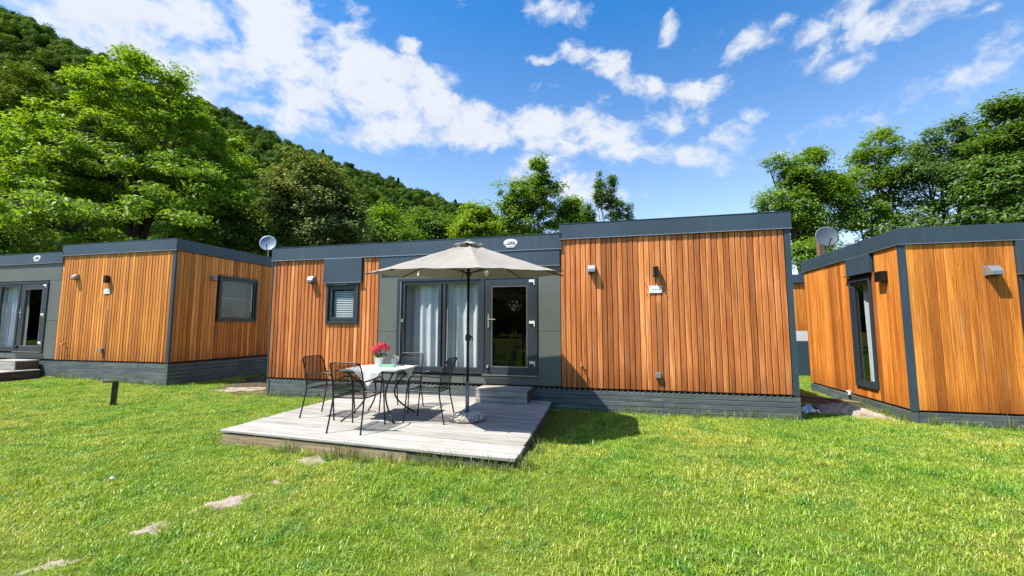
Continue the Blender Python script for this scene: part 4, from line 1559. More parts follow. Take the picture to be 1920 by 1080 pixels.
for k in range(8):
    vs, fs = [], []
    nr, na = 12, 8
    for lay in (0, 1):
        for i in range(nr + 1):
            r_ = 0.075 + 0.925 * i / nr
            for j in range(na + 1):
                a = -1 + 2 * j / na
                p = canopy_pt(r_, a, k)
                p.z -= 0.0025 * lay
                vs.append(top(p))
    m_ = (nr + 1) * (na + 1)
    for i in range(nr):
        for j in range(na):
            a = i * (na + 1) + j
            fs.append((a, a + na + 1, a + na + 2, a + 1))
            fs.append((m_ + a, m_ + a + 1, m_ + a + na + 2, m_ + a + na + 1))
    for j in range(na):
        a = nr * (na + 1) + j
        fs.append((a, m_ + a, m_ + a + 1, a + 1))
    MB().add(vs, fs).build('canopy_panel', 'canopy_cloth', um, smooth=False)
    # hem band, rib and strut along each panel edge
    th = CROT + k * math.pi / 4
    rib = MB()
    pts = [top(Vector((r_ * CR * math.cos(th), r_ * CR * math.sin(th), -CDROP * (r_ ** 0.93) - 0.016))) for r_ in (0.06, 0.3, 0.6, 0.9, 0.995)]
    rib.tube(pts, 0.008, 6)
    ro = rib.build('rib', 'black_metal', um)
    e = top(Vector((0.52 * CR * math.cos(th), 0.52 * CR * math.sin(th), -CDROP * (0.52 ** 0.93) - 0.022)))
    MB().tube([top(Vector((0.03 * math.cos(th), 0.03 * math.sin(th), -0.46))), e], 0.0065, 6).build('strut', 'black_metal', ro)
    cp = top(Vector((CR * 1.005 * math.cos(th), CR * 1.005 * math.sin(th), -CDROP - 0.012)))
    MB().ball(cp, 0.014, 8, 5).build('rib_cap', 'black_plastic', ro)
vent = MB()
for k in range(8):
    vs = []
    for i in range(3):
        r_ = (0.0, 0.09, 0.165)[i]
        for j in range(5):
            a = -1 + j / 2
            p = canopy_pt(max(r_, 0.001), a, k)
            p.z = 0.022 - 0.072 * (r_ / 0.165) ** 1.1 + (0.020 * (1 - a * a) if i == 2 else 0)
            vs.append(top(p))
    vent.add(vs, [(i * 5 + j, (i + 1) * 5 + j, (i + 1) * 5 + j + 1, i * 5 + j + 1) for i in range(2) for j in range(4)])
vent.build('vent_cap', 'canopy_cloth', um)
MB().lathe([(0.045, 0), (0.048, 0.03), (0.03, 0.05)], 12, 0, 0, CZ - 0.50).build('runner', 'black_plastic', um)
MB().lathe([(0.05, 0), (0.05, 0.035)], 12, 0, 0, CZ - 0.05).build('crown_hub', 'black_plastic', um)
MB().lathe([(0.03, 0), (0.03, 0.008), (0.015, 0.018), (0.004, 0.02)], 12, *top(Vector((0, 0, 0.022)))[:2], top(Vector((0, 0, 0.018))).z).build('finial', 'canopy_cloth', um, smooth=True)

for (kk, aa, lab, hh) in ((6, -0.85, 'cream shell charm hanging right of the parasol pole', 0.10), (5, -0.40, 'cream shell charm hanging left of the parasol pole', 0.10)):
    p = top(canopy_pt(0.985, aa, kk))
    sh = thing('shell_charm', lab, 'shell charm', (PB.x + p.x, PB.y + p.y, DZ + p.z), 0.3, 'shell charms on the parasol hem')
    MB().tube([(0, 0, -0.002), (0, 0, -0.03)], 0.002, 5).build('string', 'cord_natural', sh)
    if kk == 6:
        MB().lathe([(0.002, -0.105), (0.012, -0.09), (0.030, -0.055), (0.026, -0.04), (0.012, -0.03), (0.003, -0.026)], 10).build('shell', 'shell_cream', sh, smooth=True)
    else:
        MB().lathe([(0.022, -0.10), (0.015, -0.085), (0.007, -0.06), (0.005, -0.04), (0.003, -0.028)], 10).build('shell', 'shell_cream', sh, smooth=True)

base = thing('parasol_stand', 'round pebble-covered stand that holds the parasol pole on the deck', 'parasol stand', (PB.x, PB.y, DZ), 0.0)
prof = [(0.262, 0.0), (0.268, 0.02), (0.245, 0.055), (0.185, 0.085), (0.10, 0.098), (0.045, 0.10), (0.040, 0.115), (0.031, 0.115)]
MB().lathe(prof, 32).build('dome', 'grout', base, smooth=True)
pb = MB()
for k in range(900):
    a = prn.uniform(0, 6.283)
    r_ = 0.262 * math.sqrt(prn.uniform(0.02, 1.0))
    z_ = float(np.interp(r_, [0.0, 0.045, 0.10, 0.185, 0.245, 0.268], [0.100, 0.100, 0.098, 0.085, 0.055, 0.012]))
    if r_ < 0.045:
        continue
    s = prn.uniform(0.007, 0.014)
    c = np.array((r_ * math.cos(a), r_ * math.sin(a), z_))
    vs = [c + np.array(q) * s * prn.uniform(0.8, 1.2) for q in ((1, 0, 0), (-1, 0, 0), (0, 1, 0), (0, -1, 0), (0, 0, 0.8), (0, 0, -0.8))]
    pb.add(vs, [(0, 2, 4), (2, 1, 4), (1, 3, 4), (3, 0, 4), (2, 0, 5), (1, 2, 5), (3, 1, 5), (0, 3, 5)])
pb.build('pebbles', 'pebble', base)['kind'] = 'stuff'

# ---------------------------------------------------------------- bollard light on the lawn
bx, by = -7.30, 7.80
bl = thing('bollard_light', 'low black garden bollard light with flat cantilevered head on the lawn', 'garden light', (bx, by, gheight(bx, by) - 0.02), 0.25)
m = MB().prism([(-0.015, -0.03), (0.06, -0.03), (0.06, 0.03), (-0.015, 0.03)], 0, 0.44)
m.build('post', 'bollard_metal', bl, bevel=0.004)
hd = MB().box(-0.16, -0.034, 0.442, 0.062, 0.034, 0.464).build('head', 'bollard_metal', bl, bevel=0.004)
MB().box(-0.15, -0.025, 0.434, -0.04, 0.025, 0.4405).build('diffuser', 'white_plastic', hd)
bl.rotation_euler = (0.0, R(1), 0.35)


# ---------------------------------------------------------------- satellite dishes, roof vent
def sat_dish(loc, r, aim, mat, label, mast):
    root = thing('satellite_dish', label, 'satellite dish', loc, 0)
    d = Vector(aim).normalized()
    q = d.to_track_quat('Z', 'Y')
    n, rg = 28, 7
    vs, fs = [], []
    for lay in (0, 1):
        for i in range(rg + 1):
            rr_ = r * max(i / rg, 0.002)
            for k in range(n):
                a = 2 * math.pi * k / n
                p = Vector((rr_ * math.cos(a), rr_ * 1.08 * math.sin(a), 0.22 * r * (i / rg) ** 2 - 0.008 * lay))
                vs.append(q @ p)
    m_ = (rg + 1) * n
    for i in range(rg):
        for k in range(n):
            a, b = i * n + k, i * n + (k + 1) % n
            fs.append((a, b, b + n, a + n))
            fs.append((m_ + a, m_ + a + n, m_ + b + n, m_ + b))
    for k in range(n):
        a, b = rg * n + k, rg * n + (k + 1) % n
        fs.append((a, b, m_ + b, m_ + a))
    MB().add(vs, fs).build('dish', mat, root, smooth=True)
    lo = q @ Vector((0, -r * 1.02, 0.2 * r))
    fe = q @ Vector((0, -r * 0.55, r * 1.0))
    MB().tube([lo, fe], 0.012, 6).build('feed_arm', 'black_metal', root)
    MB().tube([fe - d * 0.03, fe + d * 0.06], 0.028, 8).build('receiver', 'pole_grey', root)
    bk = q @ Vector((0, 0, -0.08))
    MB().tube([q @ Vector((0, 0, -0.005)), bk, bk + Vector((0, 0, -mast))], 0.022, 8).build('mast', 'pole_grey', root)
    return root


p = pix_at(503, 457, 13.0)
sat_dish(p, 0.240, (0.35, -1, 0.30), 'dish_pale', 'pale grey satellite dish on the roof of the left home', p.z - 3.62)
p = pix_at(1549, 445, 10.0)
sat_dish(p, 0.245, (-0.30, -1, 0.25), 'dish_dark', 'dark grey satellite dish on the roof of the right home', p.z - 3.11)
p = pix_at(1537, 462, 10.25)
rp = thing('roof_post', 'brown wooden post beside the dark satellite dish', 'post', (p.x, p.y, 3.115), 0)
MB().box(-0.05, -0.05, 0, 0.05, 0.05, 0.55).build('post', 'post_brown', rp, bevel=0.004)
MB().box(-0.08, -0.08, 0, 0.08, 0.08, 0.03).build('foot_plate', 'pole_grey', rp)
v_ = mw(2.35, 1.6, 3.19)
rv = thing('roof_vent', 'low domed roof light on the long middle home roof', 'roof vent', v_, A0)
MB().lathe([(0.24, 0), (0.24, 0.12), (0.20, 0.16)], 20).build('kerb', 'charcoal_metal', rv)
MB().lathe([(0.22, 0.16), (0.19, 0.22), (0.10, 0.265), (0.01, 0.275)], 20).build('dome', 'pole_grey', rv, smooth=True)

# ---------------------------------------------------------------- furniture behind the door glass
tb2 = thing('coffee_table', 'low table in the dark room behind the glazed door', 'table', mw(5.45, 2.2, 0.534), A0)
MB().box(-0.5, -0.3, 0.40, 0.5, 0.3, 0.43).build('tabletop', 'raw_timber', tb2)
for sx in (-0.46, 0.46):
    for sy in (-0.26, 0.26):
        MB().box(sx - 0.02, sy - 0.02, 0, sx + 0.02, sy + 0.02, 0.398).build('leg', 'black_metal', tb2)
sh = thing('wall_shelf', 'shelf with bottles high on the back wall behind the glazed door', 'shelf', mw(5.6, 3.70, 2.35), A0)
MB().box(-0.8, 0, 0, 0.8, 0.16, 0.025).build('board', 'raw_timber', sh)
for k, lab in enumerate(('grey bottle at the left end of the dim indoor shelf', 'green bottle in the middle of the dim indoor shelf', 'grey bottle at the right end of the dim indoor shelf')):
    bt = thing('bottle', lab, 'bottle', mw(5.10 + 0.42 * k, 3.77, 2.377), A0, 'bottles on the indoor shelf')
    MB().lathe([(0.035, 0), (0.038, 0.16), (0.014, 0.20), (0.014, 0.26)], 12).build('body', 'mint_glass' if k == 1 else 'silver_metal', bt, smooth=True)
    MB().lathe([(0.016, 0.262), (0.016, 0.285)], 10).build('cap', 'black_plastic', bt)
sf_ = thing('sofa', 'dark grey sofa in the room behind the glazed door', 'sofa', mw(5.5, 3.4, 0.534), A0)
MB().box(-0.8, -0.35, 0.02, 0.8, 0.35, 0.42).build('seat', 'upholstery', sf_, bevel=0.04)
MB().box(-0.8, 0.20, 0.43, 0.8, 0.36, 0.80).build('backrest', 'upholstery', sf_, bevel=0.04)
for s in (-1, 1):
    MB().box(min(s * 0.81, s * 0.95), -0.35, 0.02, max(s * 0.81, s * 0.95), 0.36, 0.60).build('armrest', 'upholstery', sf_, bevel=0.04)

# ---------------------------------------------------------------- bits lying about
for (px, py, z, L, ang_, lab) in ((1545, 768, -0.05, 1.25, 2.75, 'pale timber batten lying on the soil between the homes'),
                                  (1560, 752, -0.05, 1.9, 2.15, 'pale timber batten lying along the skirting of the right home')):
    d = pix_dir(px, py)
    t_ = (z - 1.5) / d.z
    q = d * t_
    b = thing('timber_batten', lab, 'batten', (q.x, q.y, gheight(q.x, q.y) + 0.045), ang_, 'battens between the homes')
    MB().box(-L / 2, -0.035, 0, L / 2, 0.035, 0.022).build('batten', 'raw_timber', b, bevel=0.003)
d = pix_dir(1512, 780)
q = d * ((-0.05 - 1.5) / d.z)
m = MB()
frn = random.Random(4)
NN = 9
vs = []
for j in range(NN):
    for i in range(NN):
        r_ = math.hypot(i - 4, j - 4) / 5.6
        vs.append((-0.16 + 0.04 * i + frn.uniform(-0.012, 0.012), -0.13 + 0.032 * j + frn.uniform(-0.012, 0.012), max(0.004, 0.15 * (1 - r_) * frn.uniform(0.35, 1.2))))
m.add(vs, [(j * NN + i, j * NN + i + 1, (j + 1) * NN + i + 1, (j + 1) * NN + i) for j in range(NN - 1) for i in range(NN - 1)])
o = m.build('plastic_sheet', 'plastic_film', None, (q.x + 0.05, q.y, gheight(q.x, q.y) + 0.03))
tag(o, 'crumpled grey plastic sheet at the right corner of the long middle home', 'plastic sheet')
lp = Vector((-3.80, 4.13))
m = MB().add([(-0.025, 0, -0.01), (-0.012, -0.02, 0.025), (0.018, -0.015, 0.02), (0.028, 0.003, 0.0), (0.012, 0.02, 0.028), (-0.012, 0.018, 0.02), (0, 0, 0.04)],
             [(0, 1, 6), (1, 2, 6), (2, 3, 6), (3, 4, 6), (4, 5, 6), (5, 0, 6)])
o = m.build('paper_scrap', 'shell_cream', None, (lp.x, lp.y, gheight(lp.x, lp.y) + 0.055))
tag(o, 'small white paper scrap lying on the lawn', 'paper')


# ================================================================ trees
def leaf_quads(cent, nrm, axis, size, aspect):
    """diamond leaves: cent (n,3), nrm (n,3) unit, axis (n,3), size (n,)"""
    a = axis - nrm * np.sum(axis * nrm, 1, keepdims=True)
    a /= np.linalg.norm(a, axis=1, keepdims=True) + 1e-9
    b = np.cross(nrm, a)
    L = size[:, None]
    W = L * aspect
    v0 = cent - a * L * 0.5
    v1 = cent + b * W * 0.5 + nrm * L * 0.10
    v2 = cent + a * L * 0.5 - nrm * L * 0.08
    v3 = cent - b * W * 0.5 + nrm * L * 0.10
    V = np.stack([v0, v1, v2, v3], 1).reshape(-1, 3)
    Q = np.arange(len(V)).reshape(-1, 4)
    return V, Q


def unit(v):
    return v / (np.linalg.norm(v, axis=-1, keepdims=True) + 1e-9)


def tree(name, label, cat, base_xy, blobs, n_clump, n_leaf, leaf, clump_r, mat, trunk_r, fork, seed,
         flat=0.45, aspect=0.45, up=1.0, bark='bark', stems=1, group=None, shell=0.45, spread=0.25, ground_z=None):
    """trunk with limbs to foliage clumps; blobs: (centre, radii, weight) in world space"""
    rg = np.random.default_rng(seed)
    bz = gheight(*base_xy) if ground_z is None else ground_z
    root = thing(name, label, cat, (base_xy[0], base_xy[1], bz - 0.1), 0, group)
    o = np.array((base_xy[0], base_xy[1], bz - 0.1))
    w = np.array([b[2] for b in blobs], float)
    w /= w.sum()
    pick = rg.choice(len(blobs), n_clump, p=w)
    C = np.array([blobs[i][0] for i in pick], float)
    Rr = np.array([blobs[i][1] for i in pick], float)
    d = unit(rg.normal(size=(n_clump, 3)))
    rad = shell + (1 - shell) * rg.random(n_clump) ** 0.6
    P = C + d * Rr * rad[:, None]
    P = P[P[:, 2] > bz + 0.3]
    n_clump = len(P)
    # --- skeleton
    mb = MB()
    top_z = max(b[0][2] + b[1][2] * 0.4 for b in blobs)
    nodes = []
    cen = np.average([b[0] for b in blobs], axis=0, weights=w)
    for s in range(stems):
        off = rg.normal(size=2) * (0.0 if stems == 1 else 0.25 * np.mean(Rr[:, 0]))
        f_ = np.array((o[0] + off[0] * 0.6 + (cen[0] - o[0]) * 0.3, o[1] + off[1] * 0.6 + (cen[1] - o[1]) * 0.3, bz + fork))
        b0 = np.array((o[0] + off[0] * 0.3, o[1] + off[1] * 0.3, o[2]))
        tr_ = trunk_r / math.sqrt(stems)
        mb.tube([b0, b0 * 0.5 + f_ * 0.5 + rg.normal(size=3) * (0.05, 0.05, 0), f_], [tr_ * 1.25, tr_, tr_ * 0.85], 8)
        nlimb = 7 if stems == 1 else 3
        order = rg.permutation(n_clump)
        ends = []
        for c in order:
            if len(ends) >= nlimb:
                break
            if all(np.linalg.norm(P[c] - P[e]) > 0.55 * np.mean(Rr) for e in ends):
                ends.append(c)
        for e in ends:
            mid = f_ * 0.5 + P[e] * 0.5
            mid[2] += 0.12 * np.linalg.norm(P[e] - f_) * (1 if P[e][2] > f_[2] else 0.5)
            mid += rg.normal(size=3) * 0.12
            pts = []
            for i in range(8):
                t_ = i / 7
                pts.append((1 - t_) ** 2 * f_ + 2 * t_ * (1 - t_) * mid + t_ ** 2 * P[e] + rg.normal(size=3) * 0.03 * (i > 0))
            rs = [tr_ * (0.62 * (1 - i / 7) + 0.06) for i in range(8)]
            mb.tube(pts, rs, 6)
            nodes += [(p_, r_) for p_, r_ in zip(pts[2:], rs[2:])]
    NP = np.array([n_[0] for n_ in nodes])
    for c in range(n_clump):
        dist = np.linalg.norm(NP - P[c], axis=1) + np.where(NP[:, 2] > P[c][2] + 0.3, 1.5, 0)
        k = int(np.argmin(dist))
        if dist[k] < 0.15:
            continue
        a_, r_ = NP[k], nodes[k][1]
        m_ = a_ * 0.5 + P[c] * 0.5 + rg.normal(size=3) * 0.06 * dist[k] + np.array((0, 0, 0.06 * dist[k]))
        mb.tube([a_, m_, P[c]], [min(r_ * 0.6, 0.05), min(r_ * 0.4, 0.03), 0.008], 5, cap=False)
    me = mb.mesh('trunk', bark, True)
    me.transform(Matrix.Translation(Vector(-o)))
    link('trunk', me, root)
    # --- leaves
    ci = rg.integers(0, n_clump, n_leaf)
    cr = clump_r * (0.6 + 0.8 * rg.random(n_clump))
    g = rg.normal(size=(n_leaf, 3)) * 0.55
    ln = np.linalg.norm(g, axis=1, keepdims=True)
    g = np.where(ln > 1.25, g / ln * 1.25, g)
    pos = P[ci] + g * cr[ci][:, None] * np.array((1, 1, flat))
    outw = unit(pos - cen + np.array((0, 0, 0.5)))
    nrm = unit(np.array((0, 0, up)) + outw * 0.45 + rg.normal(size=(n_leaf, 3)) * spread * 1.6)
    ax = unit(g * np.array((1, 1, 0.3)) + rg.normal(size=(n_leaf, 3)) * 0.5 + np.array((0, 0, -0.15)))
    sz = leaf * (0.6 + 0.8 * rg.random(n_leaf))
    V, Q = leaf_quads(pos - o, nrm, ax, sz, aspect)
    link('crown', fast_mesh('crown', V, Q, mat), root)
    return root


def B(px, py, depth, rx_px, rz_px, w=1.0, ry=None):
    """foliage mass placed at a real distance: photo centre and half sizes turned into metres"""
    c = pix_at(px, py, depth)
    k = depth / FPX
    rx, rz = rx_px * k, rz_px * k
    return ((c.x, c.y, c.z), (rx, ry if ry else rx * 0.9, rz), w)


def bxy(px, depth):
    c = pix_at(px, 540, depth)
    return (c.x, c.y)


tree('ash_tree', 'large bright green ash tree with visible forking limbs behind the left home', 'tree', bxy(262, 19.5),
     [B(265, 200, 19.5, 105, 85, 2.0), B(170, 290, 18.5, 130, 90, 2.2), B(350, 300, 20, 110, 95, 2.2), B(190, 345, 18, 140, 75, 1.5), B(340, 360, 18.5, 90, 60, 1.0),
      B(90, 360, 18, 90, 85, 1.5), B(400, 390, 20, 70, 70, 1.2), B(235, 425, 17.5, 200, 40, 1.2), B(268, 118, 19.5, 30, 22, 0.16), B(345, 150, 19.5, 24, 20, 0.10)],
     430, 80000, 0.19, 0.50, 'leaf_ash', 0.26, 4.4, 31, flat=0.42, aspect=0.36, shell=0.45, up=0.9, spread=0.4)
tree('olive_toned_tree', 'olive green tree cut by the left picture edge, in front of the wooded slope', 'tree', bxy(-30, 22),
     [B(20, 240, 22, 75, 100, 2), B(-60, 300, 22, 110, 140, 2), B(30, 160, 22, 35, 45, 0.7), B(10, 390, 22, 90, 70, 1.2)],
     140, 22000, 0.22, 0.7, 'leaf_olive', 0.22, 4.0, 32, flat=0.45)
tree('dark_shrub', 'dark evergreen shrub behind the low roof at the far left', 'shrub', bxy(15, 16.0),
     [B(15, 455, 16.0, 60, 45, 1), B(-40, 440, 16, 60, 55, 1)], 60, 11000, 0.13, 0.45, 'leaf_dark', 0.10, 1.2, 33, flat=0.7)
tree('chestnut_tree', 'round brownish-olive tree with pale leaf tips beside the pale dish', 'tree', bxy(588, 24),
     [B(588, 390, 24, 85, 78, 2.5), B(545, 420, 23.5, 60, 60, 1.2), B(635, 410, 24, 45, 65, 1.2), B(575, 335, 24, 65, 42, 1.2), B(620, 450, 23.5, 70, 45, 1)],
     260, 52000, 0.20, 0.56, 'leaf_chestnut', 0.28, 2.6, 34, flat=0.6, aspect=0.4, shell=0.6)
tree('lime_shrub', 'light green bushy tree between the ash tree and the pale dish', 'tree', bxy(455, 20),
     [B(455, 425, 20, 42, 45, 1), B(425, 455, 19.5, 40, 30, 0.7), B(478, 455, 20, 30, 30, .6)], 80, 14000, 0.16, 0.5, 'leaf_olive', 0.12, 1.6, 35, flat=0.6)
tree('bushy_tree', 'mid green bushy tree above the roof just right of the round brownish tree', 'tree', bxy(715, 30),
     [B(712, 425, 30, 38, 38, 1), B(690, 450, 29, 45, 26, 0.8), B(750, 450, 30, 45, 26, .8)], 90, 15000, 0.24, 0.75, 'leaf_mid', 0.18, 2.5, 36, flat=0.6)
tree('bushy_tree', 'dark bushy tree above the roof left of the parasol top', 'tree', bxy(805, 34),
     [B(805, 425, 34, 42, 32, 1), B(845, 440, 34, 36, 22, 0.8), B(775, 445, 33, 36, 22, 0.7)], 90, 14000, 0.26, 0.8, 'leaf_dark', 0.18, 2.5, 37, flat=0.6)
tree('yellow_green_tree', 'yellow-green young tree just right of the end of the hill', 'tree', bxy(895, 28),
     [B(898, 405, 28, 28, 24, 1), B(880, 432, 27.5, 30, 18, 0.8), B(918, 435, 28, 32, 20, .8)], 60, 9000, 0.22, 0.6, 'leaf_lime', 0.12, 2.5, 38, flat=0.5)
tree('tall_stemmed_tree', 'green tree with a thin leafy top shoot behind the long middle home centre', 'tree', bxy(990, 26),
     [B(985, 370, 26, 40, 42, 1.6), B(960, 390, 26, 26, 48, 1.0), B(1018, 375, 26, 26, 50, 1.0), B(1010, 322, 26, 20, 30, 0.5), B(1010, 296, 26, 14, 10, 0.09), B(940, 355, 26, 12, 10, .08), B(1045, 350, 26, 10, 8, .06), B(990, 430, 26, 50, 20, 0.7)],
     200, 17000, 0.18, 0.38, 'leaf_mid', 0.22, 3.5, 39, flat=0.7, stems=4, bark='bark_grey', shell=0.3)
tree('bushy_tree', 'low light green bushy tree between two taller trees behind the long middle home', 'tree', bxy(1068, 27),
     [B(1068, 398, 27, 26, 26, 1), B(1085, 420, 27, 22, 20, 0.6), B(1045, 425, 26.5, 22, 20, 0.6)], 70, 9000, 0.18, 0.5, 'leaf_lime', 0.12, 2.5, 40, flat=0.6)
tree('slender_tree', 'sparse upright dark tree whose thin columns of leaves stand against the sky', 'tree', bxy(1142, 24),
     [B(1122, 375, 24, 11, 45, 1), B(1128, 340, 24, 8, 22, 0.5), B(1146, 385, 24, 12, 42, 1), B(1148, 345, 24, 7, 20, .4), B(1160, 395, 24, 14, 28, .7), B(1105, 400, 24, 10, 22, .4),
      B(1178, 395, 24, 9, 16, .28), B(1182, 415, 24, 12, 12, .2)],
     110, 6500, 0.15, 0.26, 'leaf_blue', 0.16, 3.0, 41, flat=0.9, stems=5, shell=0.1, bark='bark_grey')
tree('broadleaf_tree', 'dark broadleaf tree rising behind the right end of the long middle home', 'tree', bxy(1515, 20),
     [B(1505, 330, 20, 50, 34, 1.3), B(1470, 380, 20, 48, 30, 1.1), B(1545, 360, 20, 45, 45, 1.2), B(1500, 410, 20, 55, 28, 1), B(1530, 440, 20, 50, 30, .9), B(1455, 305, 20, 18, 14, .25), B(1525, 292, 20, 22, 12, .35), B(1440, 378, 20, 22, 10, .2)],
     260, 27000, 0.145, 0.40, 'leaf_mid', 0.20, 3.0, 42, flat=0.6, shell=0.2)
tree('broadleaf_tree', 'airy green tree behind the dark satellite dish', 'tree', bxy(1640, 20.5),
     [B(1640, 290, 20.5, 48, 32, 1.1), B(1610, 345, 20.5, 60, 34, 1.2), B(1665, 350, 20.5, 48, 40, 1.1), B(1620, 400, 20.5, 60, 26, 1), B(1580, 415, 20, 40, 22, .5), B(1655, 258, 20.5, 20, 14, .3), B(1640, 440, 20, 70, 26, .8), B(1585, 370, 20.5, 40, 40, .7), B(1690, 400, 20.5, 40, 40, .7)],
     270, 25000, 0.14, 0.40, 'leaf_mid', 0.16, 2.6, 43, flat=0.6, shell=0.2)
tree('broadleaf_tree', 'airy bluish green tree with dark limbs behind the roof of the right home', 'tree', bxy(1765, 19),
     [B(1770, 275, 19, 48, 40, 1.2), B(1735, 330, 19, 52, 36, 1.1), B(1800, 330, 19, 42, 46, 1.1), B(1770, 385, 19, 70, 26, 1), B(1790, 240, 19, 26, 16, .35), B(1760, 430, 19, 80, 26, .8), B(1705, 310, 19.5, 32, 40, .6), B(1830, 290, 19, 30, 50, .7)],
     270, 25000, 0.14, 0.40, 'leaf_blue', 0.16, 2.6, 44, flat=0.6, shell=0.2)
tree('broadleaf_tree', 'tall dense dark tree at the right picture edge', 'tree', bxy(1900, 17),
     [B(1890, 250, 17, 55, 55, 1.4), B(1920, 300, 17, 80, 80, 1.8), B(1860, 340, 17, 52, 50, 1.2), B(1900, 400, 17, 80, 40, 1.3), B(1885, 200, 17, 28, 18, .4), B(1980, 280, 17, 80, 90, 1.6)],
     260, 34000, 0.16, 0.45, 'leaf_dark', 0.24, 3.0, 45, flat=0.55, shell=0.3)
tree('garden_shrub', 'light green shrub low between the main and right homes', 'shrub', bxy(1508, 17),
     [B(1508, 478, 17, 26, 22, 1), B(1530, 470, 17.5, 22, 20, .7)], 40, 7000, 0.13, 0.4, 'leaf_mid', 0.08, 1.6, 46, flat=0.6)


# ================================================================ wooded hill
ridge = [(-900, -330, 150), (-450, -140, 165), (0, 45, 190), (150, 113, 200), (300, 180, 215), (450, 250, 235), (600, 308, 260), (750, 362, 290), (880, 404, 330), (1000, 440, 370), (1150, 480, 420), (1300, 520, 470), (1450, 560, 520)]
basel = [(-900, 34), (-450, 38), (0, 46), (150, 50), (300, 56), (450, 64), (600, 78), (750, 100), (880, 140), (1000, 200), (1150, 290), (1300, 380), (1450, 480)]
RP = np.array([tuple(pix_at(*r)) for r in ridge])
BP = np.array([tuple(pix_at(px, 540, y)) for px, y in basel])
BP[:, 2] = -0.5


def interp_rows(Pn, m):
    t_ = np.linspace(0, len(Pn) - 1, m)
    i = np.minimum(t_.astype(int), len(Pn) - 2)
    f = (t_ - i)[:, None]
    return Pn[i] * (1 - f) + Pn[i + 1] * f


def hill_pt(sr, t_):
    """sr 0..1 along, t_ 0 foot .. 1 ridge .. 1.5 behind"""
    sr, t_ = np.broadcast_arrays(np.asarray(sr, float), np.asarray(t_, float))
    k = sr * (len(RP) - 1)
    i = np.minimum(k.astype(int), len(RP) - 2)
    f = (k - i)[..., None]
    r_ = RP[i] * (1 - f) + RP[i + 1] * f
    b_ = BP[i] * (1 - f) + BP[i + 1] * f
    tt = np.minimum(t_, 1)[..., None]
    p_ = b_ * (1 - tt) + r_ * tt
    over = np.maximum(t_ - 1, 0)
    p_ = p_.copy()
    p_[..., :2] += (r_ - b_)[..., :2] * over[..., None]
    p_[..., 2] -= over * r_[..., 2] * 1.2
    h = r_[..., 2]
    p_[..., 2] += np.sin(np.pi * np.clip(t_, 0, 1)) * (0.035 * h * np.sin(sr * 23 + t_ * 5) + 0.02 * h * np.sin(sr * 61 + t_ * 11) + 0.02 * h)
    return p_


ns_, nt_ = 110, 44
SR, TT = np.meshgrid(np.linspace(0, 1, ns_), np.linspace(0, 1.5, nt_))
HV = hill_pt(SR, TT).reshape(-1, 3)
ix = np.arange(ns_ * nt_).reshape(nt_, ns_)
HQ = np.stack([ix[:-1, :-1], ix[:-1, 1:], ix[1:, 1:], ix[1:, :-1]], -1).reshape(-1, 4)
hill = link('hill', fast_mesh('hill', HV, HQ, 'hill_floor'))
hill['kind'] = 'structure'


# ---------------------------------------------------------------- geometry-node instancer
def instancer(o, coll_objs, coll_name):
    """o's vertices carry rot / scl / idx; instances the unlinked prototypes there"""
    coll = bpy.data.collections.new(coll_name)
    for q in coll_objs:
        coll.objects.link(q)
    ng = bpy.data.node_groups.new(coll_name, 'GeometryNodeTree')
    ng.interface.new_socket('Geometry', in_out='INPUT', socket_type='NodeSocketGeometry')
    ng.interface.new_socket('Geometry', in_out='OUTPUT', socket_type='NodeSocketGeometry')
    n, l = ng.nodes, ng.links
    gi, go = n.new('NodeGroupInput'), n.new('NodeGroupOutput')
    ci = n.new('GeometryNodeCollectionInfo')
    ci.inputs['Collection'].default_value = coll
    ci.inputs['Separate Children'].default_value = True
    ci.inputs['Reset Children'].default_value = True
    ip = n.new('GeometryNodeInstanceOnPoints')
    ip.inputs['Pick Instance'].default_value = True
    for nm, ty, sock in (('rot', 'FLOAT_VECTOR', 'Rotation'), ('scl', 'FLOAT_VECTOR', 'Scale'), ('idx', 'INT', 'Instance Index')):
        na = n.new('GeometryNodeInputNamedAttribute')
        na.data_type = ty
        na.inputs['Name'].default_value = nm
        l.new(na.outputs['Attribute'], ip.inputs[sock])
    l.new(gi.outputs[0], ip.inputs['Points'])
    l.new(ci.outputs[0], ip.inputs['Instance'])
    l.new(ip.outputs[0], go.inputs[0])
    md = o.modifiers.new('scatter', 'NODES')
    md.node_group = ng


def point_object(name, pts, rot, scl, idx_, kind='stuff'):
    me = bpy.data.meshes.new(name)
    me.vertices.add(len(pts))
    me.vertices.foreach_set('co', np.asarray(pts, np.float32).ravel())
    for nm, ty, dat in (('rot', 'FLOAT_VECTOR', rot), ('scl', 'FLOAT_VECTOR', scl)):
        at = me.attributes.new(nm, ty, 'POINT')
        at.data.foreach_set('vector', np.asarray(dat, np.float32).ravel())
    at = me.attributes.new('idx', 'INT', 'POINT')
    at.data.foreach_set('value', np.asarray(idx_, np.int32))
    me.update()
    o = link(name, me)
    o['kind'] = kind
    return o


def proto(name, me):
    return bpy.data.objects.new(name, me)


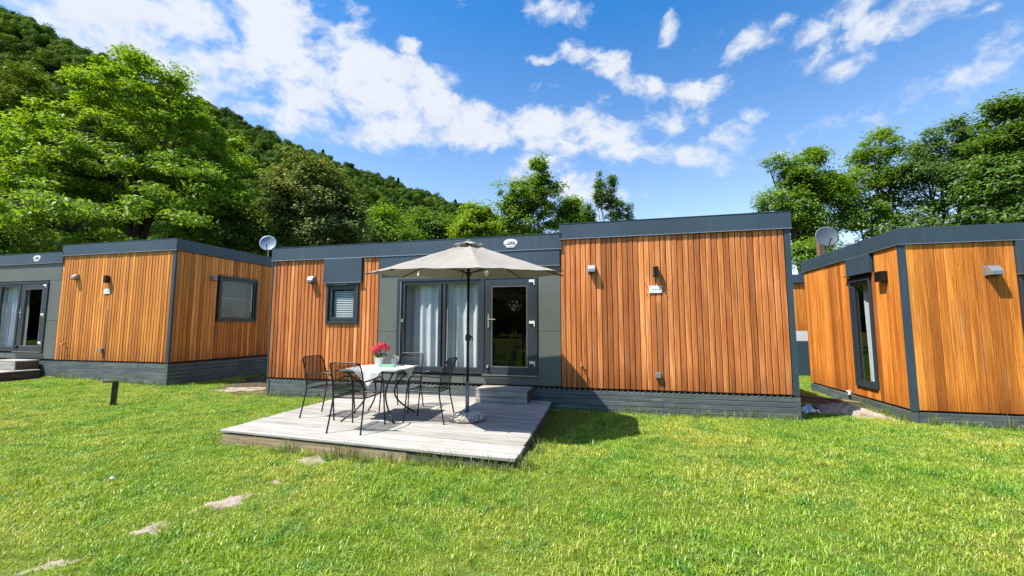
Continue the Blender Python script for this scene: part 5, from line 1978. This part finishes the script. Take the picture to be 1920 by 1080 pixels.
def forest_crown(seed, conifer=False):
    rg = np.random.default_rng(seed)
    if conifer:
        n = 1500
        h = rg.random(n) ** 0.75
        rad = (1 - h) * 0.42 + 0.02
        a = rg.random(n) * 6.283
        lay = np.round(h * 11) / 11
        pos = np.stack([rad * np.cos(a) * rg.uniform(0.5, 1, n), rad * np.sin(a) * rg.uniform(0.5, 1, n), lay * 2.0 + rg.normal(size=n) * 0.03 - 0.12 * rg.random(n)], 1)
        nrm = unit(np.stack([np.cos(a) * 0.5, np.sin(a) * 0.5, np.ones(n)], 1) + rg.normal(size=(n, 3)) * 0.3)
        ax = unit(np.stack([np.cos(a), np.sin(a), -0.5 * np.ones(n)], 1))
        V, Q = leaf_quads(pos, nrm, ax, rg.uniform(0.12, 0.24, n), 0.5)
        return fast_mesh('conifer_crown', V, Q, 'needle_forest')
    nc, n = 19, 2600
    d = unit(rg.normal(size=(nc, 3)))
    d[:, 2] = np.abs(d[:, 2]) * 1.05 - 0.25
    C = d * np.array((0.75, 0.75, 0.85)) * rg.uniform(0.55, 1.0, (nc, 1))
    ci = rg.integers(0, nc, n)
    g = unit(rg.normal(size=(n, 3))) * (0.30 * rg.random((n, 1)) ** 0.4) * rg.uniform(0.7, 1.25, nc)[ci][:, None]
    pos = C[ci] + g * np.array((1, 1, 0.75))
    nrm = unit(unit(g) * 1.0 + unit(pos) * 0.45 + np.array((0, 0, 0.25)) + rg.normal(size=(n, 3)) * 0.22)
    ax = unit(rg.normal(size=(n, 3)))
    V, Q = leaf_quads(pos + np.array((0, 0, 0.55)), nrm, ax, rg.uniform(0.07, 0.15, n), 0.6)
    return fast_mesh('forest_crown', V, Q, 'leaf_forest')


protos = [proto('forest_a', forest_crown(1)), proto('forest_b', forest_crown(2)), proto('forest_c', forest_crown(3)),
          proto('forest_d', forest_crown(4)), proto('forest_e', forest_crown(5, True))]
NF = 4300
hs = rng.random(NF * 2)
ht = rng.random(NF * 2) * 1.06
# keep the spacing in metres roughly even: accept by local area
w_ = np.linalg.norm(hill_pt(hs + 0.004, ht) - hill_pt(hs, ht), axis=1) * np.linalg.norm(hill_pt(hs, ht + 0.01) - hill_pt(hs, ht), axis=1)
keep = rng.random(NF * 2) < np.clip(w_ / np.percentile(w_, 80), 0.12, 1)
hs, ht = hs[keep][:NF], ht[keep][:NF]
HP = hill_pt(hs, ht)
nf = len(HP)
con = rng.random(nf) < np.where((ht > 0.94) & (hs > 0.45), 0.07, 0.012)
size = rng.uniform(2.3, 6.0, nf)
sc = np.stack([size, size, size * rng.uniform(0.9, 1.35, nf)], 1)
sc[con] = np.stack([size * 1.5, size * 1.5, size * 1.05], 1)[con]
HP[:, 2] += np.where(con, -0.5, size * 0.2)
rt = np.stack([rng.normal(size=nf) * 0.08, rng.normal(size=nf) * 0.08, rng.random(nf) * 6.283], 1)
forest = point_object('forest', HP, rt, sc, np.where(con, 4, rng.integers(0, 4, nf)))
instancer(forest, protos, 'forest_trees')

# unseen trees added behind the camera, darkening reflections in door and window glass
nb = 300
th_ = np.sort(rng.uniform(R(172), R(372), nb))
bx_ = 62 * np.cos(th_) + rng.normal(size=nb) * 2.0
by_ = 34 * np.sin(th_) + rng.normal(size=nb) * 2.0
bs = rng.uniform(2.6, 4.6, nb)
belt = point_object('unseen_treeline', np.stack([bx_, by_, bs * rng.uniform(-0.35, 1.0, nb)], 1), np.stack([np.zeros(nb), np.zeros(nb), rng.random(nb) * 6.28], 1),
                    np.stack([bs, bs, bs * rng.uniform(1.0, 1.5, nb)], 1), rng.integers(0, 4, nb))
instancer(belt, [proto('belt_a', forest_crown(21)), proto('belt_b', forest_crown(22)), proto('belt_c', forest_crown(23)), proto('belt_d', forest_crown(24))], 'unseen_treeline_trees')

# ================================================================ lawn
def grass_clump(seed, n, rad, h0, h1, w, lean, mat, seg=2):
    rg = np.random.default_rng(seed)
    r_ = rad * np.sqrt(rg.random(n))
    a = rg.random(n) * 6.283
    base_ = np.stack([r_ * np.cos(a), r_ * np.sin(a), -0.006 * np.ones(n)], 1)
    h = rg.uniform(h0, h1, n)
    b = rg.random(n) * 6.283
    ld = np.stack([np.cos(b), np.sin(b), np.zeros(n)], 1) * (lean * rg.uniform(0.2, 1.3, n) * h)[:, None]
    side = np.stack([-np.sin(b + rg.normal(size=n) * 0.8), np.cos(b), np.zeros(n)], 1) * (w * rg.uniform(0.6, 1.2, n))[:, None] * 0.5
    m1 = base_ + ld * 0.35 + np.stack([np.zeros(n), np.zeros(n), h * 0.6], 1)
    tip = base_ + ld + np.stack([np.zeros(n), np.zeros(n), h * (1 - 0.25 * lean)], 1)
    V = np.stack([base_ - side, base_ + side, m1 + side * 0.8, m1 - side * 0.8, m1 + side * 0.8, tip + side * 0.1, tip - side * 0.1, m1 - side * 0.8], 1)
    # share the middle vertices so that each blade is one island
    V = np.stack([base_ - side, base_ + side, m1 + side * 0.8, m1 - side * 0.8, tip + side * 0.12, tip - side * 0.12], 1).reshape(-1, 3)
    k = np.arange(n)[:, None] * 6
    Q = np.concatenate([k + np.array([[0, 1, 2, 3]]), k + np.array([[3, 2, 4, 5]])], 1).reshape(-1, 4)
    return fast_mesh('grass_clump', V, Q, mat)


gp = [proto('turf_a', grass_clump(1, 96, 0.115, 0.022, 0.048, 0.0050, 1.0, 'grass_blade')),
      proto('turf_b', grass_clump(2, 96, 0.115, 0.019, 0.043, 0.0050, 1.25, 'grass_blade')),
      proto('turf_c', grass_clump(3, 88, 0.115, 0.024, 0.056, 0.0050, 0.8, 'grass_blade')),
      proto('turf_d', grass_clump(4, 34, 0.06, 0.05, 0.105, 0.0060, 0.55, 'grass_blade'))]
GSX, GSY = np.meshgrid(np.arange(-19, 15, 0.098), np.arange(-3.5, 16, 0.098))
NG = GSX.size
gxs = GSX.ravel() + rng.uniform(-0.06, 0.06, NG)
gys = GSY.ravel() + rng.uniform(-0.06, 0.06, NG)
ok = np.ones(NG, bool)
for (x, y, ra, rb, an) in PATCHES:
    dx, dy = gxs - x, gys - y
    lx, ly = dx * math.cos(an) + dy * math.sin(an), -dx * math.sin(an) + dy * math.cos(an)
    ok &= ((lx / ra) ** 2 + (ly / rb) ** 2) > rng.uniform(0.35, 1.35, NG)
for (o_, Lu, Dv) in ((M0, 10.25, 4.0), (L0, 10.25, 4.0), (R0, 5.2, 3.75)):
    u, v = to_local(gxs, gys, o_)
    ok &= ~((u > -0.03) & (u < Lu + 0.03) & (v > -0.01) & (v < Dv))
ca, sa = math.cos(DANG), math.sin(DANG)
for sh_ in (Vector((0, 0)), shift):
    dx, dy = gxs - DFL.x - sh_.x, gys - DFL.y - sh_.y
    lx, ly = dx * ca + dy * sa, -dx * sa + dy * ca
    sk = 0.132
    ok &= ~((lx > 0.03 + sk * ly) & (lx < 3.98 + sk * ly) & (ly > 0.06) & (ly < 3.35))
gxs, gys = gxs[ok], gys[ok]
ng_ = len(gxs)
thin = np.sin(gxs * 2.1 + np.sin(gys * 1.7)) * np.sin(gys * 2.6 + 0.4)
gs = rng.uniform(0.75, 1.15, ng_) * (1 + 0.18 * thin)
gi_ = rng.choice(4, ng_, p=[0.34, 0.34, 0.27, 0.05])
grass = point_object('grass', np.stack([gxs, gys, gh_arr(gxs, gys)], 1),
                     np.stack([rng.normal(size=ng_) * 0.08, rng.normal(size=ng_) * 0.08, rng.random(ng_) * 6.283], 1),
                     np.stack([gs, gs, gs * rng.uniform(0.8, 1.2, ng_)], 1), gi_)
instancer(grass, gp, 'lawn_turf')

# taller unmown grass along deck edges and skirtings
wp = [proto('wild_a', grass_clump(11, 16, 0.05, 0.10, 0.26, 0.0055, 0.45, 'grass_long')),
      proto('wild_b', grass_clump(12, 12, 0.06, 0.08, 0.20, 0.0055, 0.8, 'grass_long')),
      proto('wild_c', grass_clump(13, 7, 0.04, 0.20, 0.36, 0.0045, 0.5, 'grass_long'))]
pts = []


def line_pts(a, b, n, spread):
    a, b = np.array(a), np.array(b)
    for _ in range(n):
        t_ = rng.random()
        q = a * (1 - t_) + b * t_ + rng.normal(size=2) * spread
        pts.append(q)


dn = (DBR - DFR).normalized()
side = Vector((dn.y, -dn.x))
line_pts(DFR + side * 0.10, DBR + side * 0.10, 120, 0.05)
line_pts(DFL + Vector((0.9, -0.38)), DFR + Vector((0, -0.06)), 75, 0.03)
line_pts(DFL + Vector((0, -0.08)), DFR + Vector((0, -0.08)), 40, 0.035)
line_pts(DFL + Vector((-0.08, 0)), DFL + Vector((0.5, 2.9)), 50, 0.04)
for (o_, u0, u1, n_) in ((M0, 6.6, 10.2, 110), (M0, 0.1, 2.4, 60), (L0, 6.6, 10.2, 60), (R0, 0.0, 3.0, 90)):
    line_pts(mw(u0, -0.08, 0, o_)[:2], mw(u1, -0.08, 0, o_)[:2], n_, 0.04)
line_pts(mw(-0.08, 0.0, 0, R0)[:2], mw(-0.08, 1.6, 0, R0)[:2], 40, 0.05)
for _ in range(140):
    pts.append(np.array((rng.uniform(-9, 7.5), rng.uniform(2.5, 7.5))))
pts = np.array(pts)
lx = (pts[:, 0] - DFL.x) * ca + (pts[:, 1] - DFL.y) * sa
ly = -(pts[:, 0] - DFL.x) * sa + (pts[:, 1] - DFL.y) * ca
pts = pts[~((lx > 0.0 + 0.132 * ly) & (lx < 4.0 + 0.132 * ly) & (ly > 0.0) & (ly < 3.4))]
nw = len(pts)
ws = rng.uniform(0.4, 0.95, nw)
ws[-100:] *= 0.45
wild = point_object('long_grass', np.stack([pts[:, 0], pts[:, 1], gh_arr(pts[:, 0], pts[:, 1])], 1),
                    np.stack([rng.normal(size=nw) * 0.1, rng.normal(size=nw) * 0.1, rng.random(nw) * 6.283], 1),
                    np.stack([ws, ws, ws], 1), rng.choice(3, nw, p=[0.45, 0.42, 0.13]))
instancer(wild, wp, 'wild_grass')
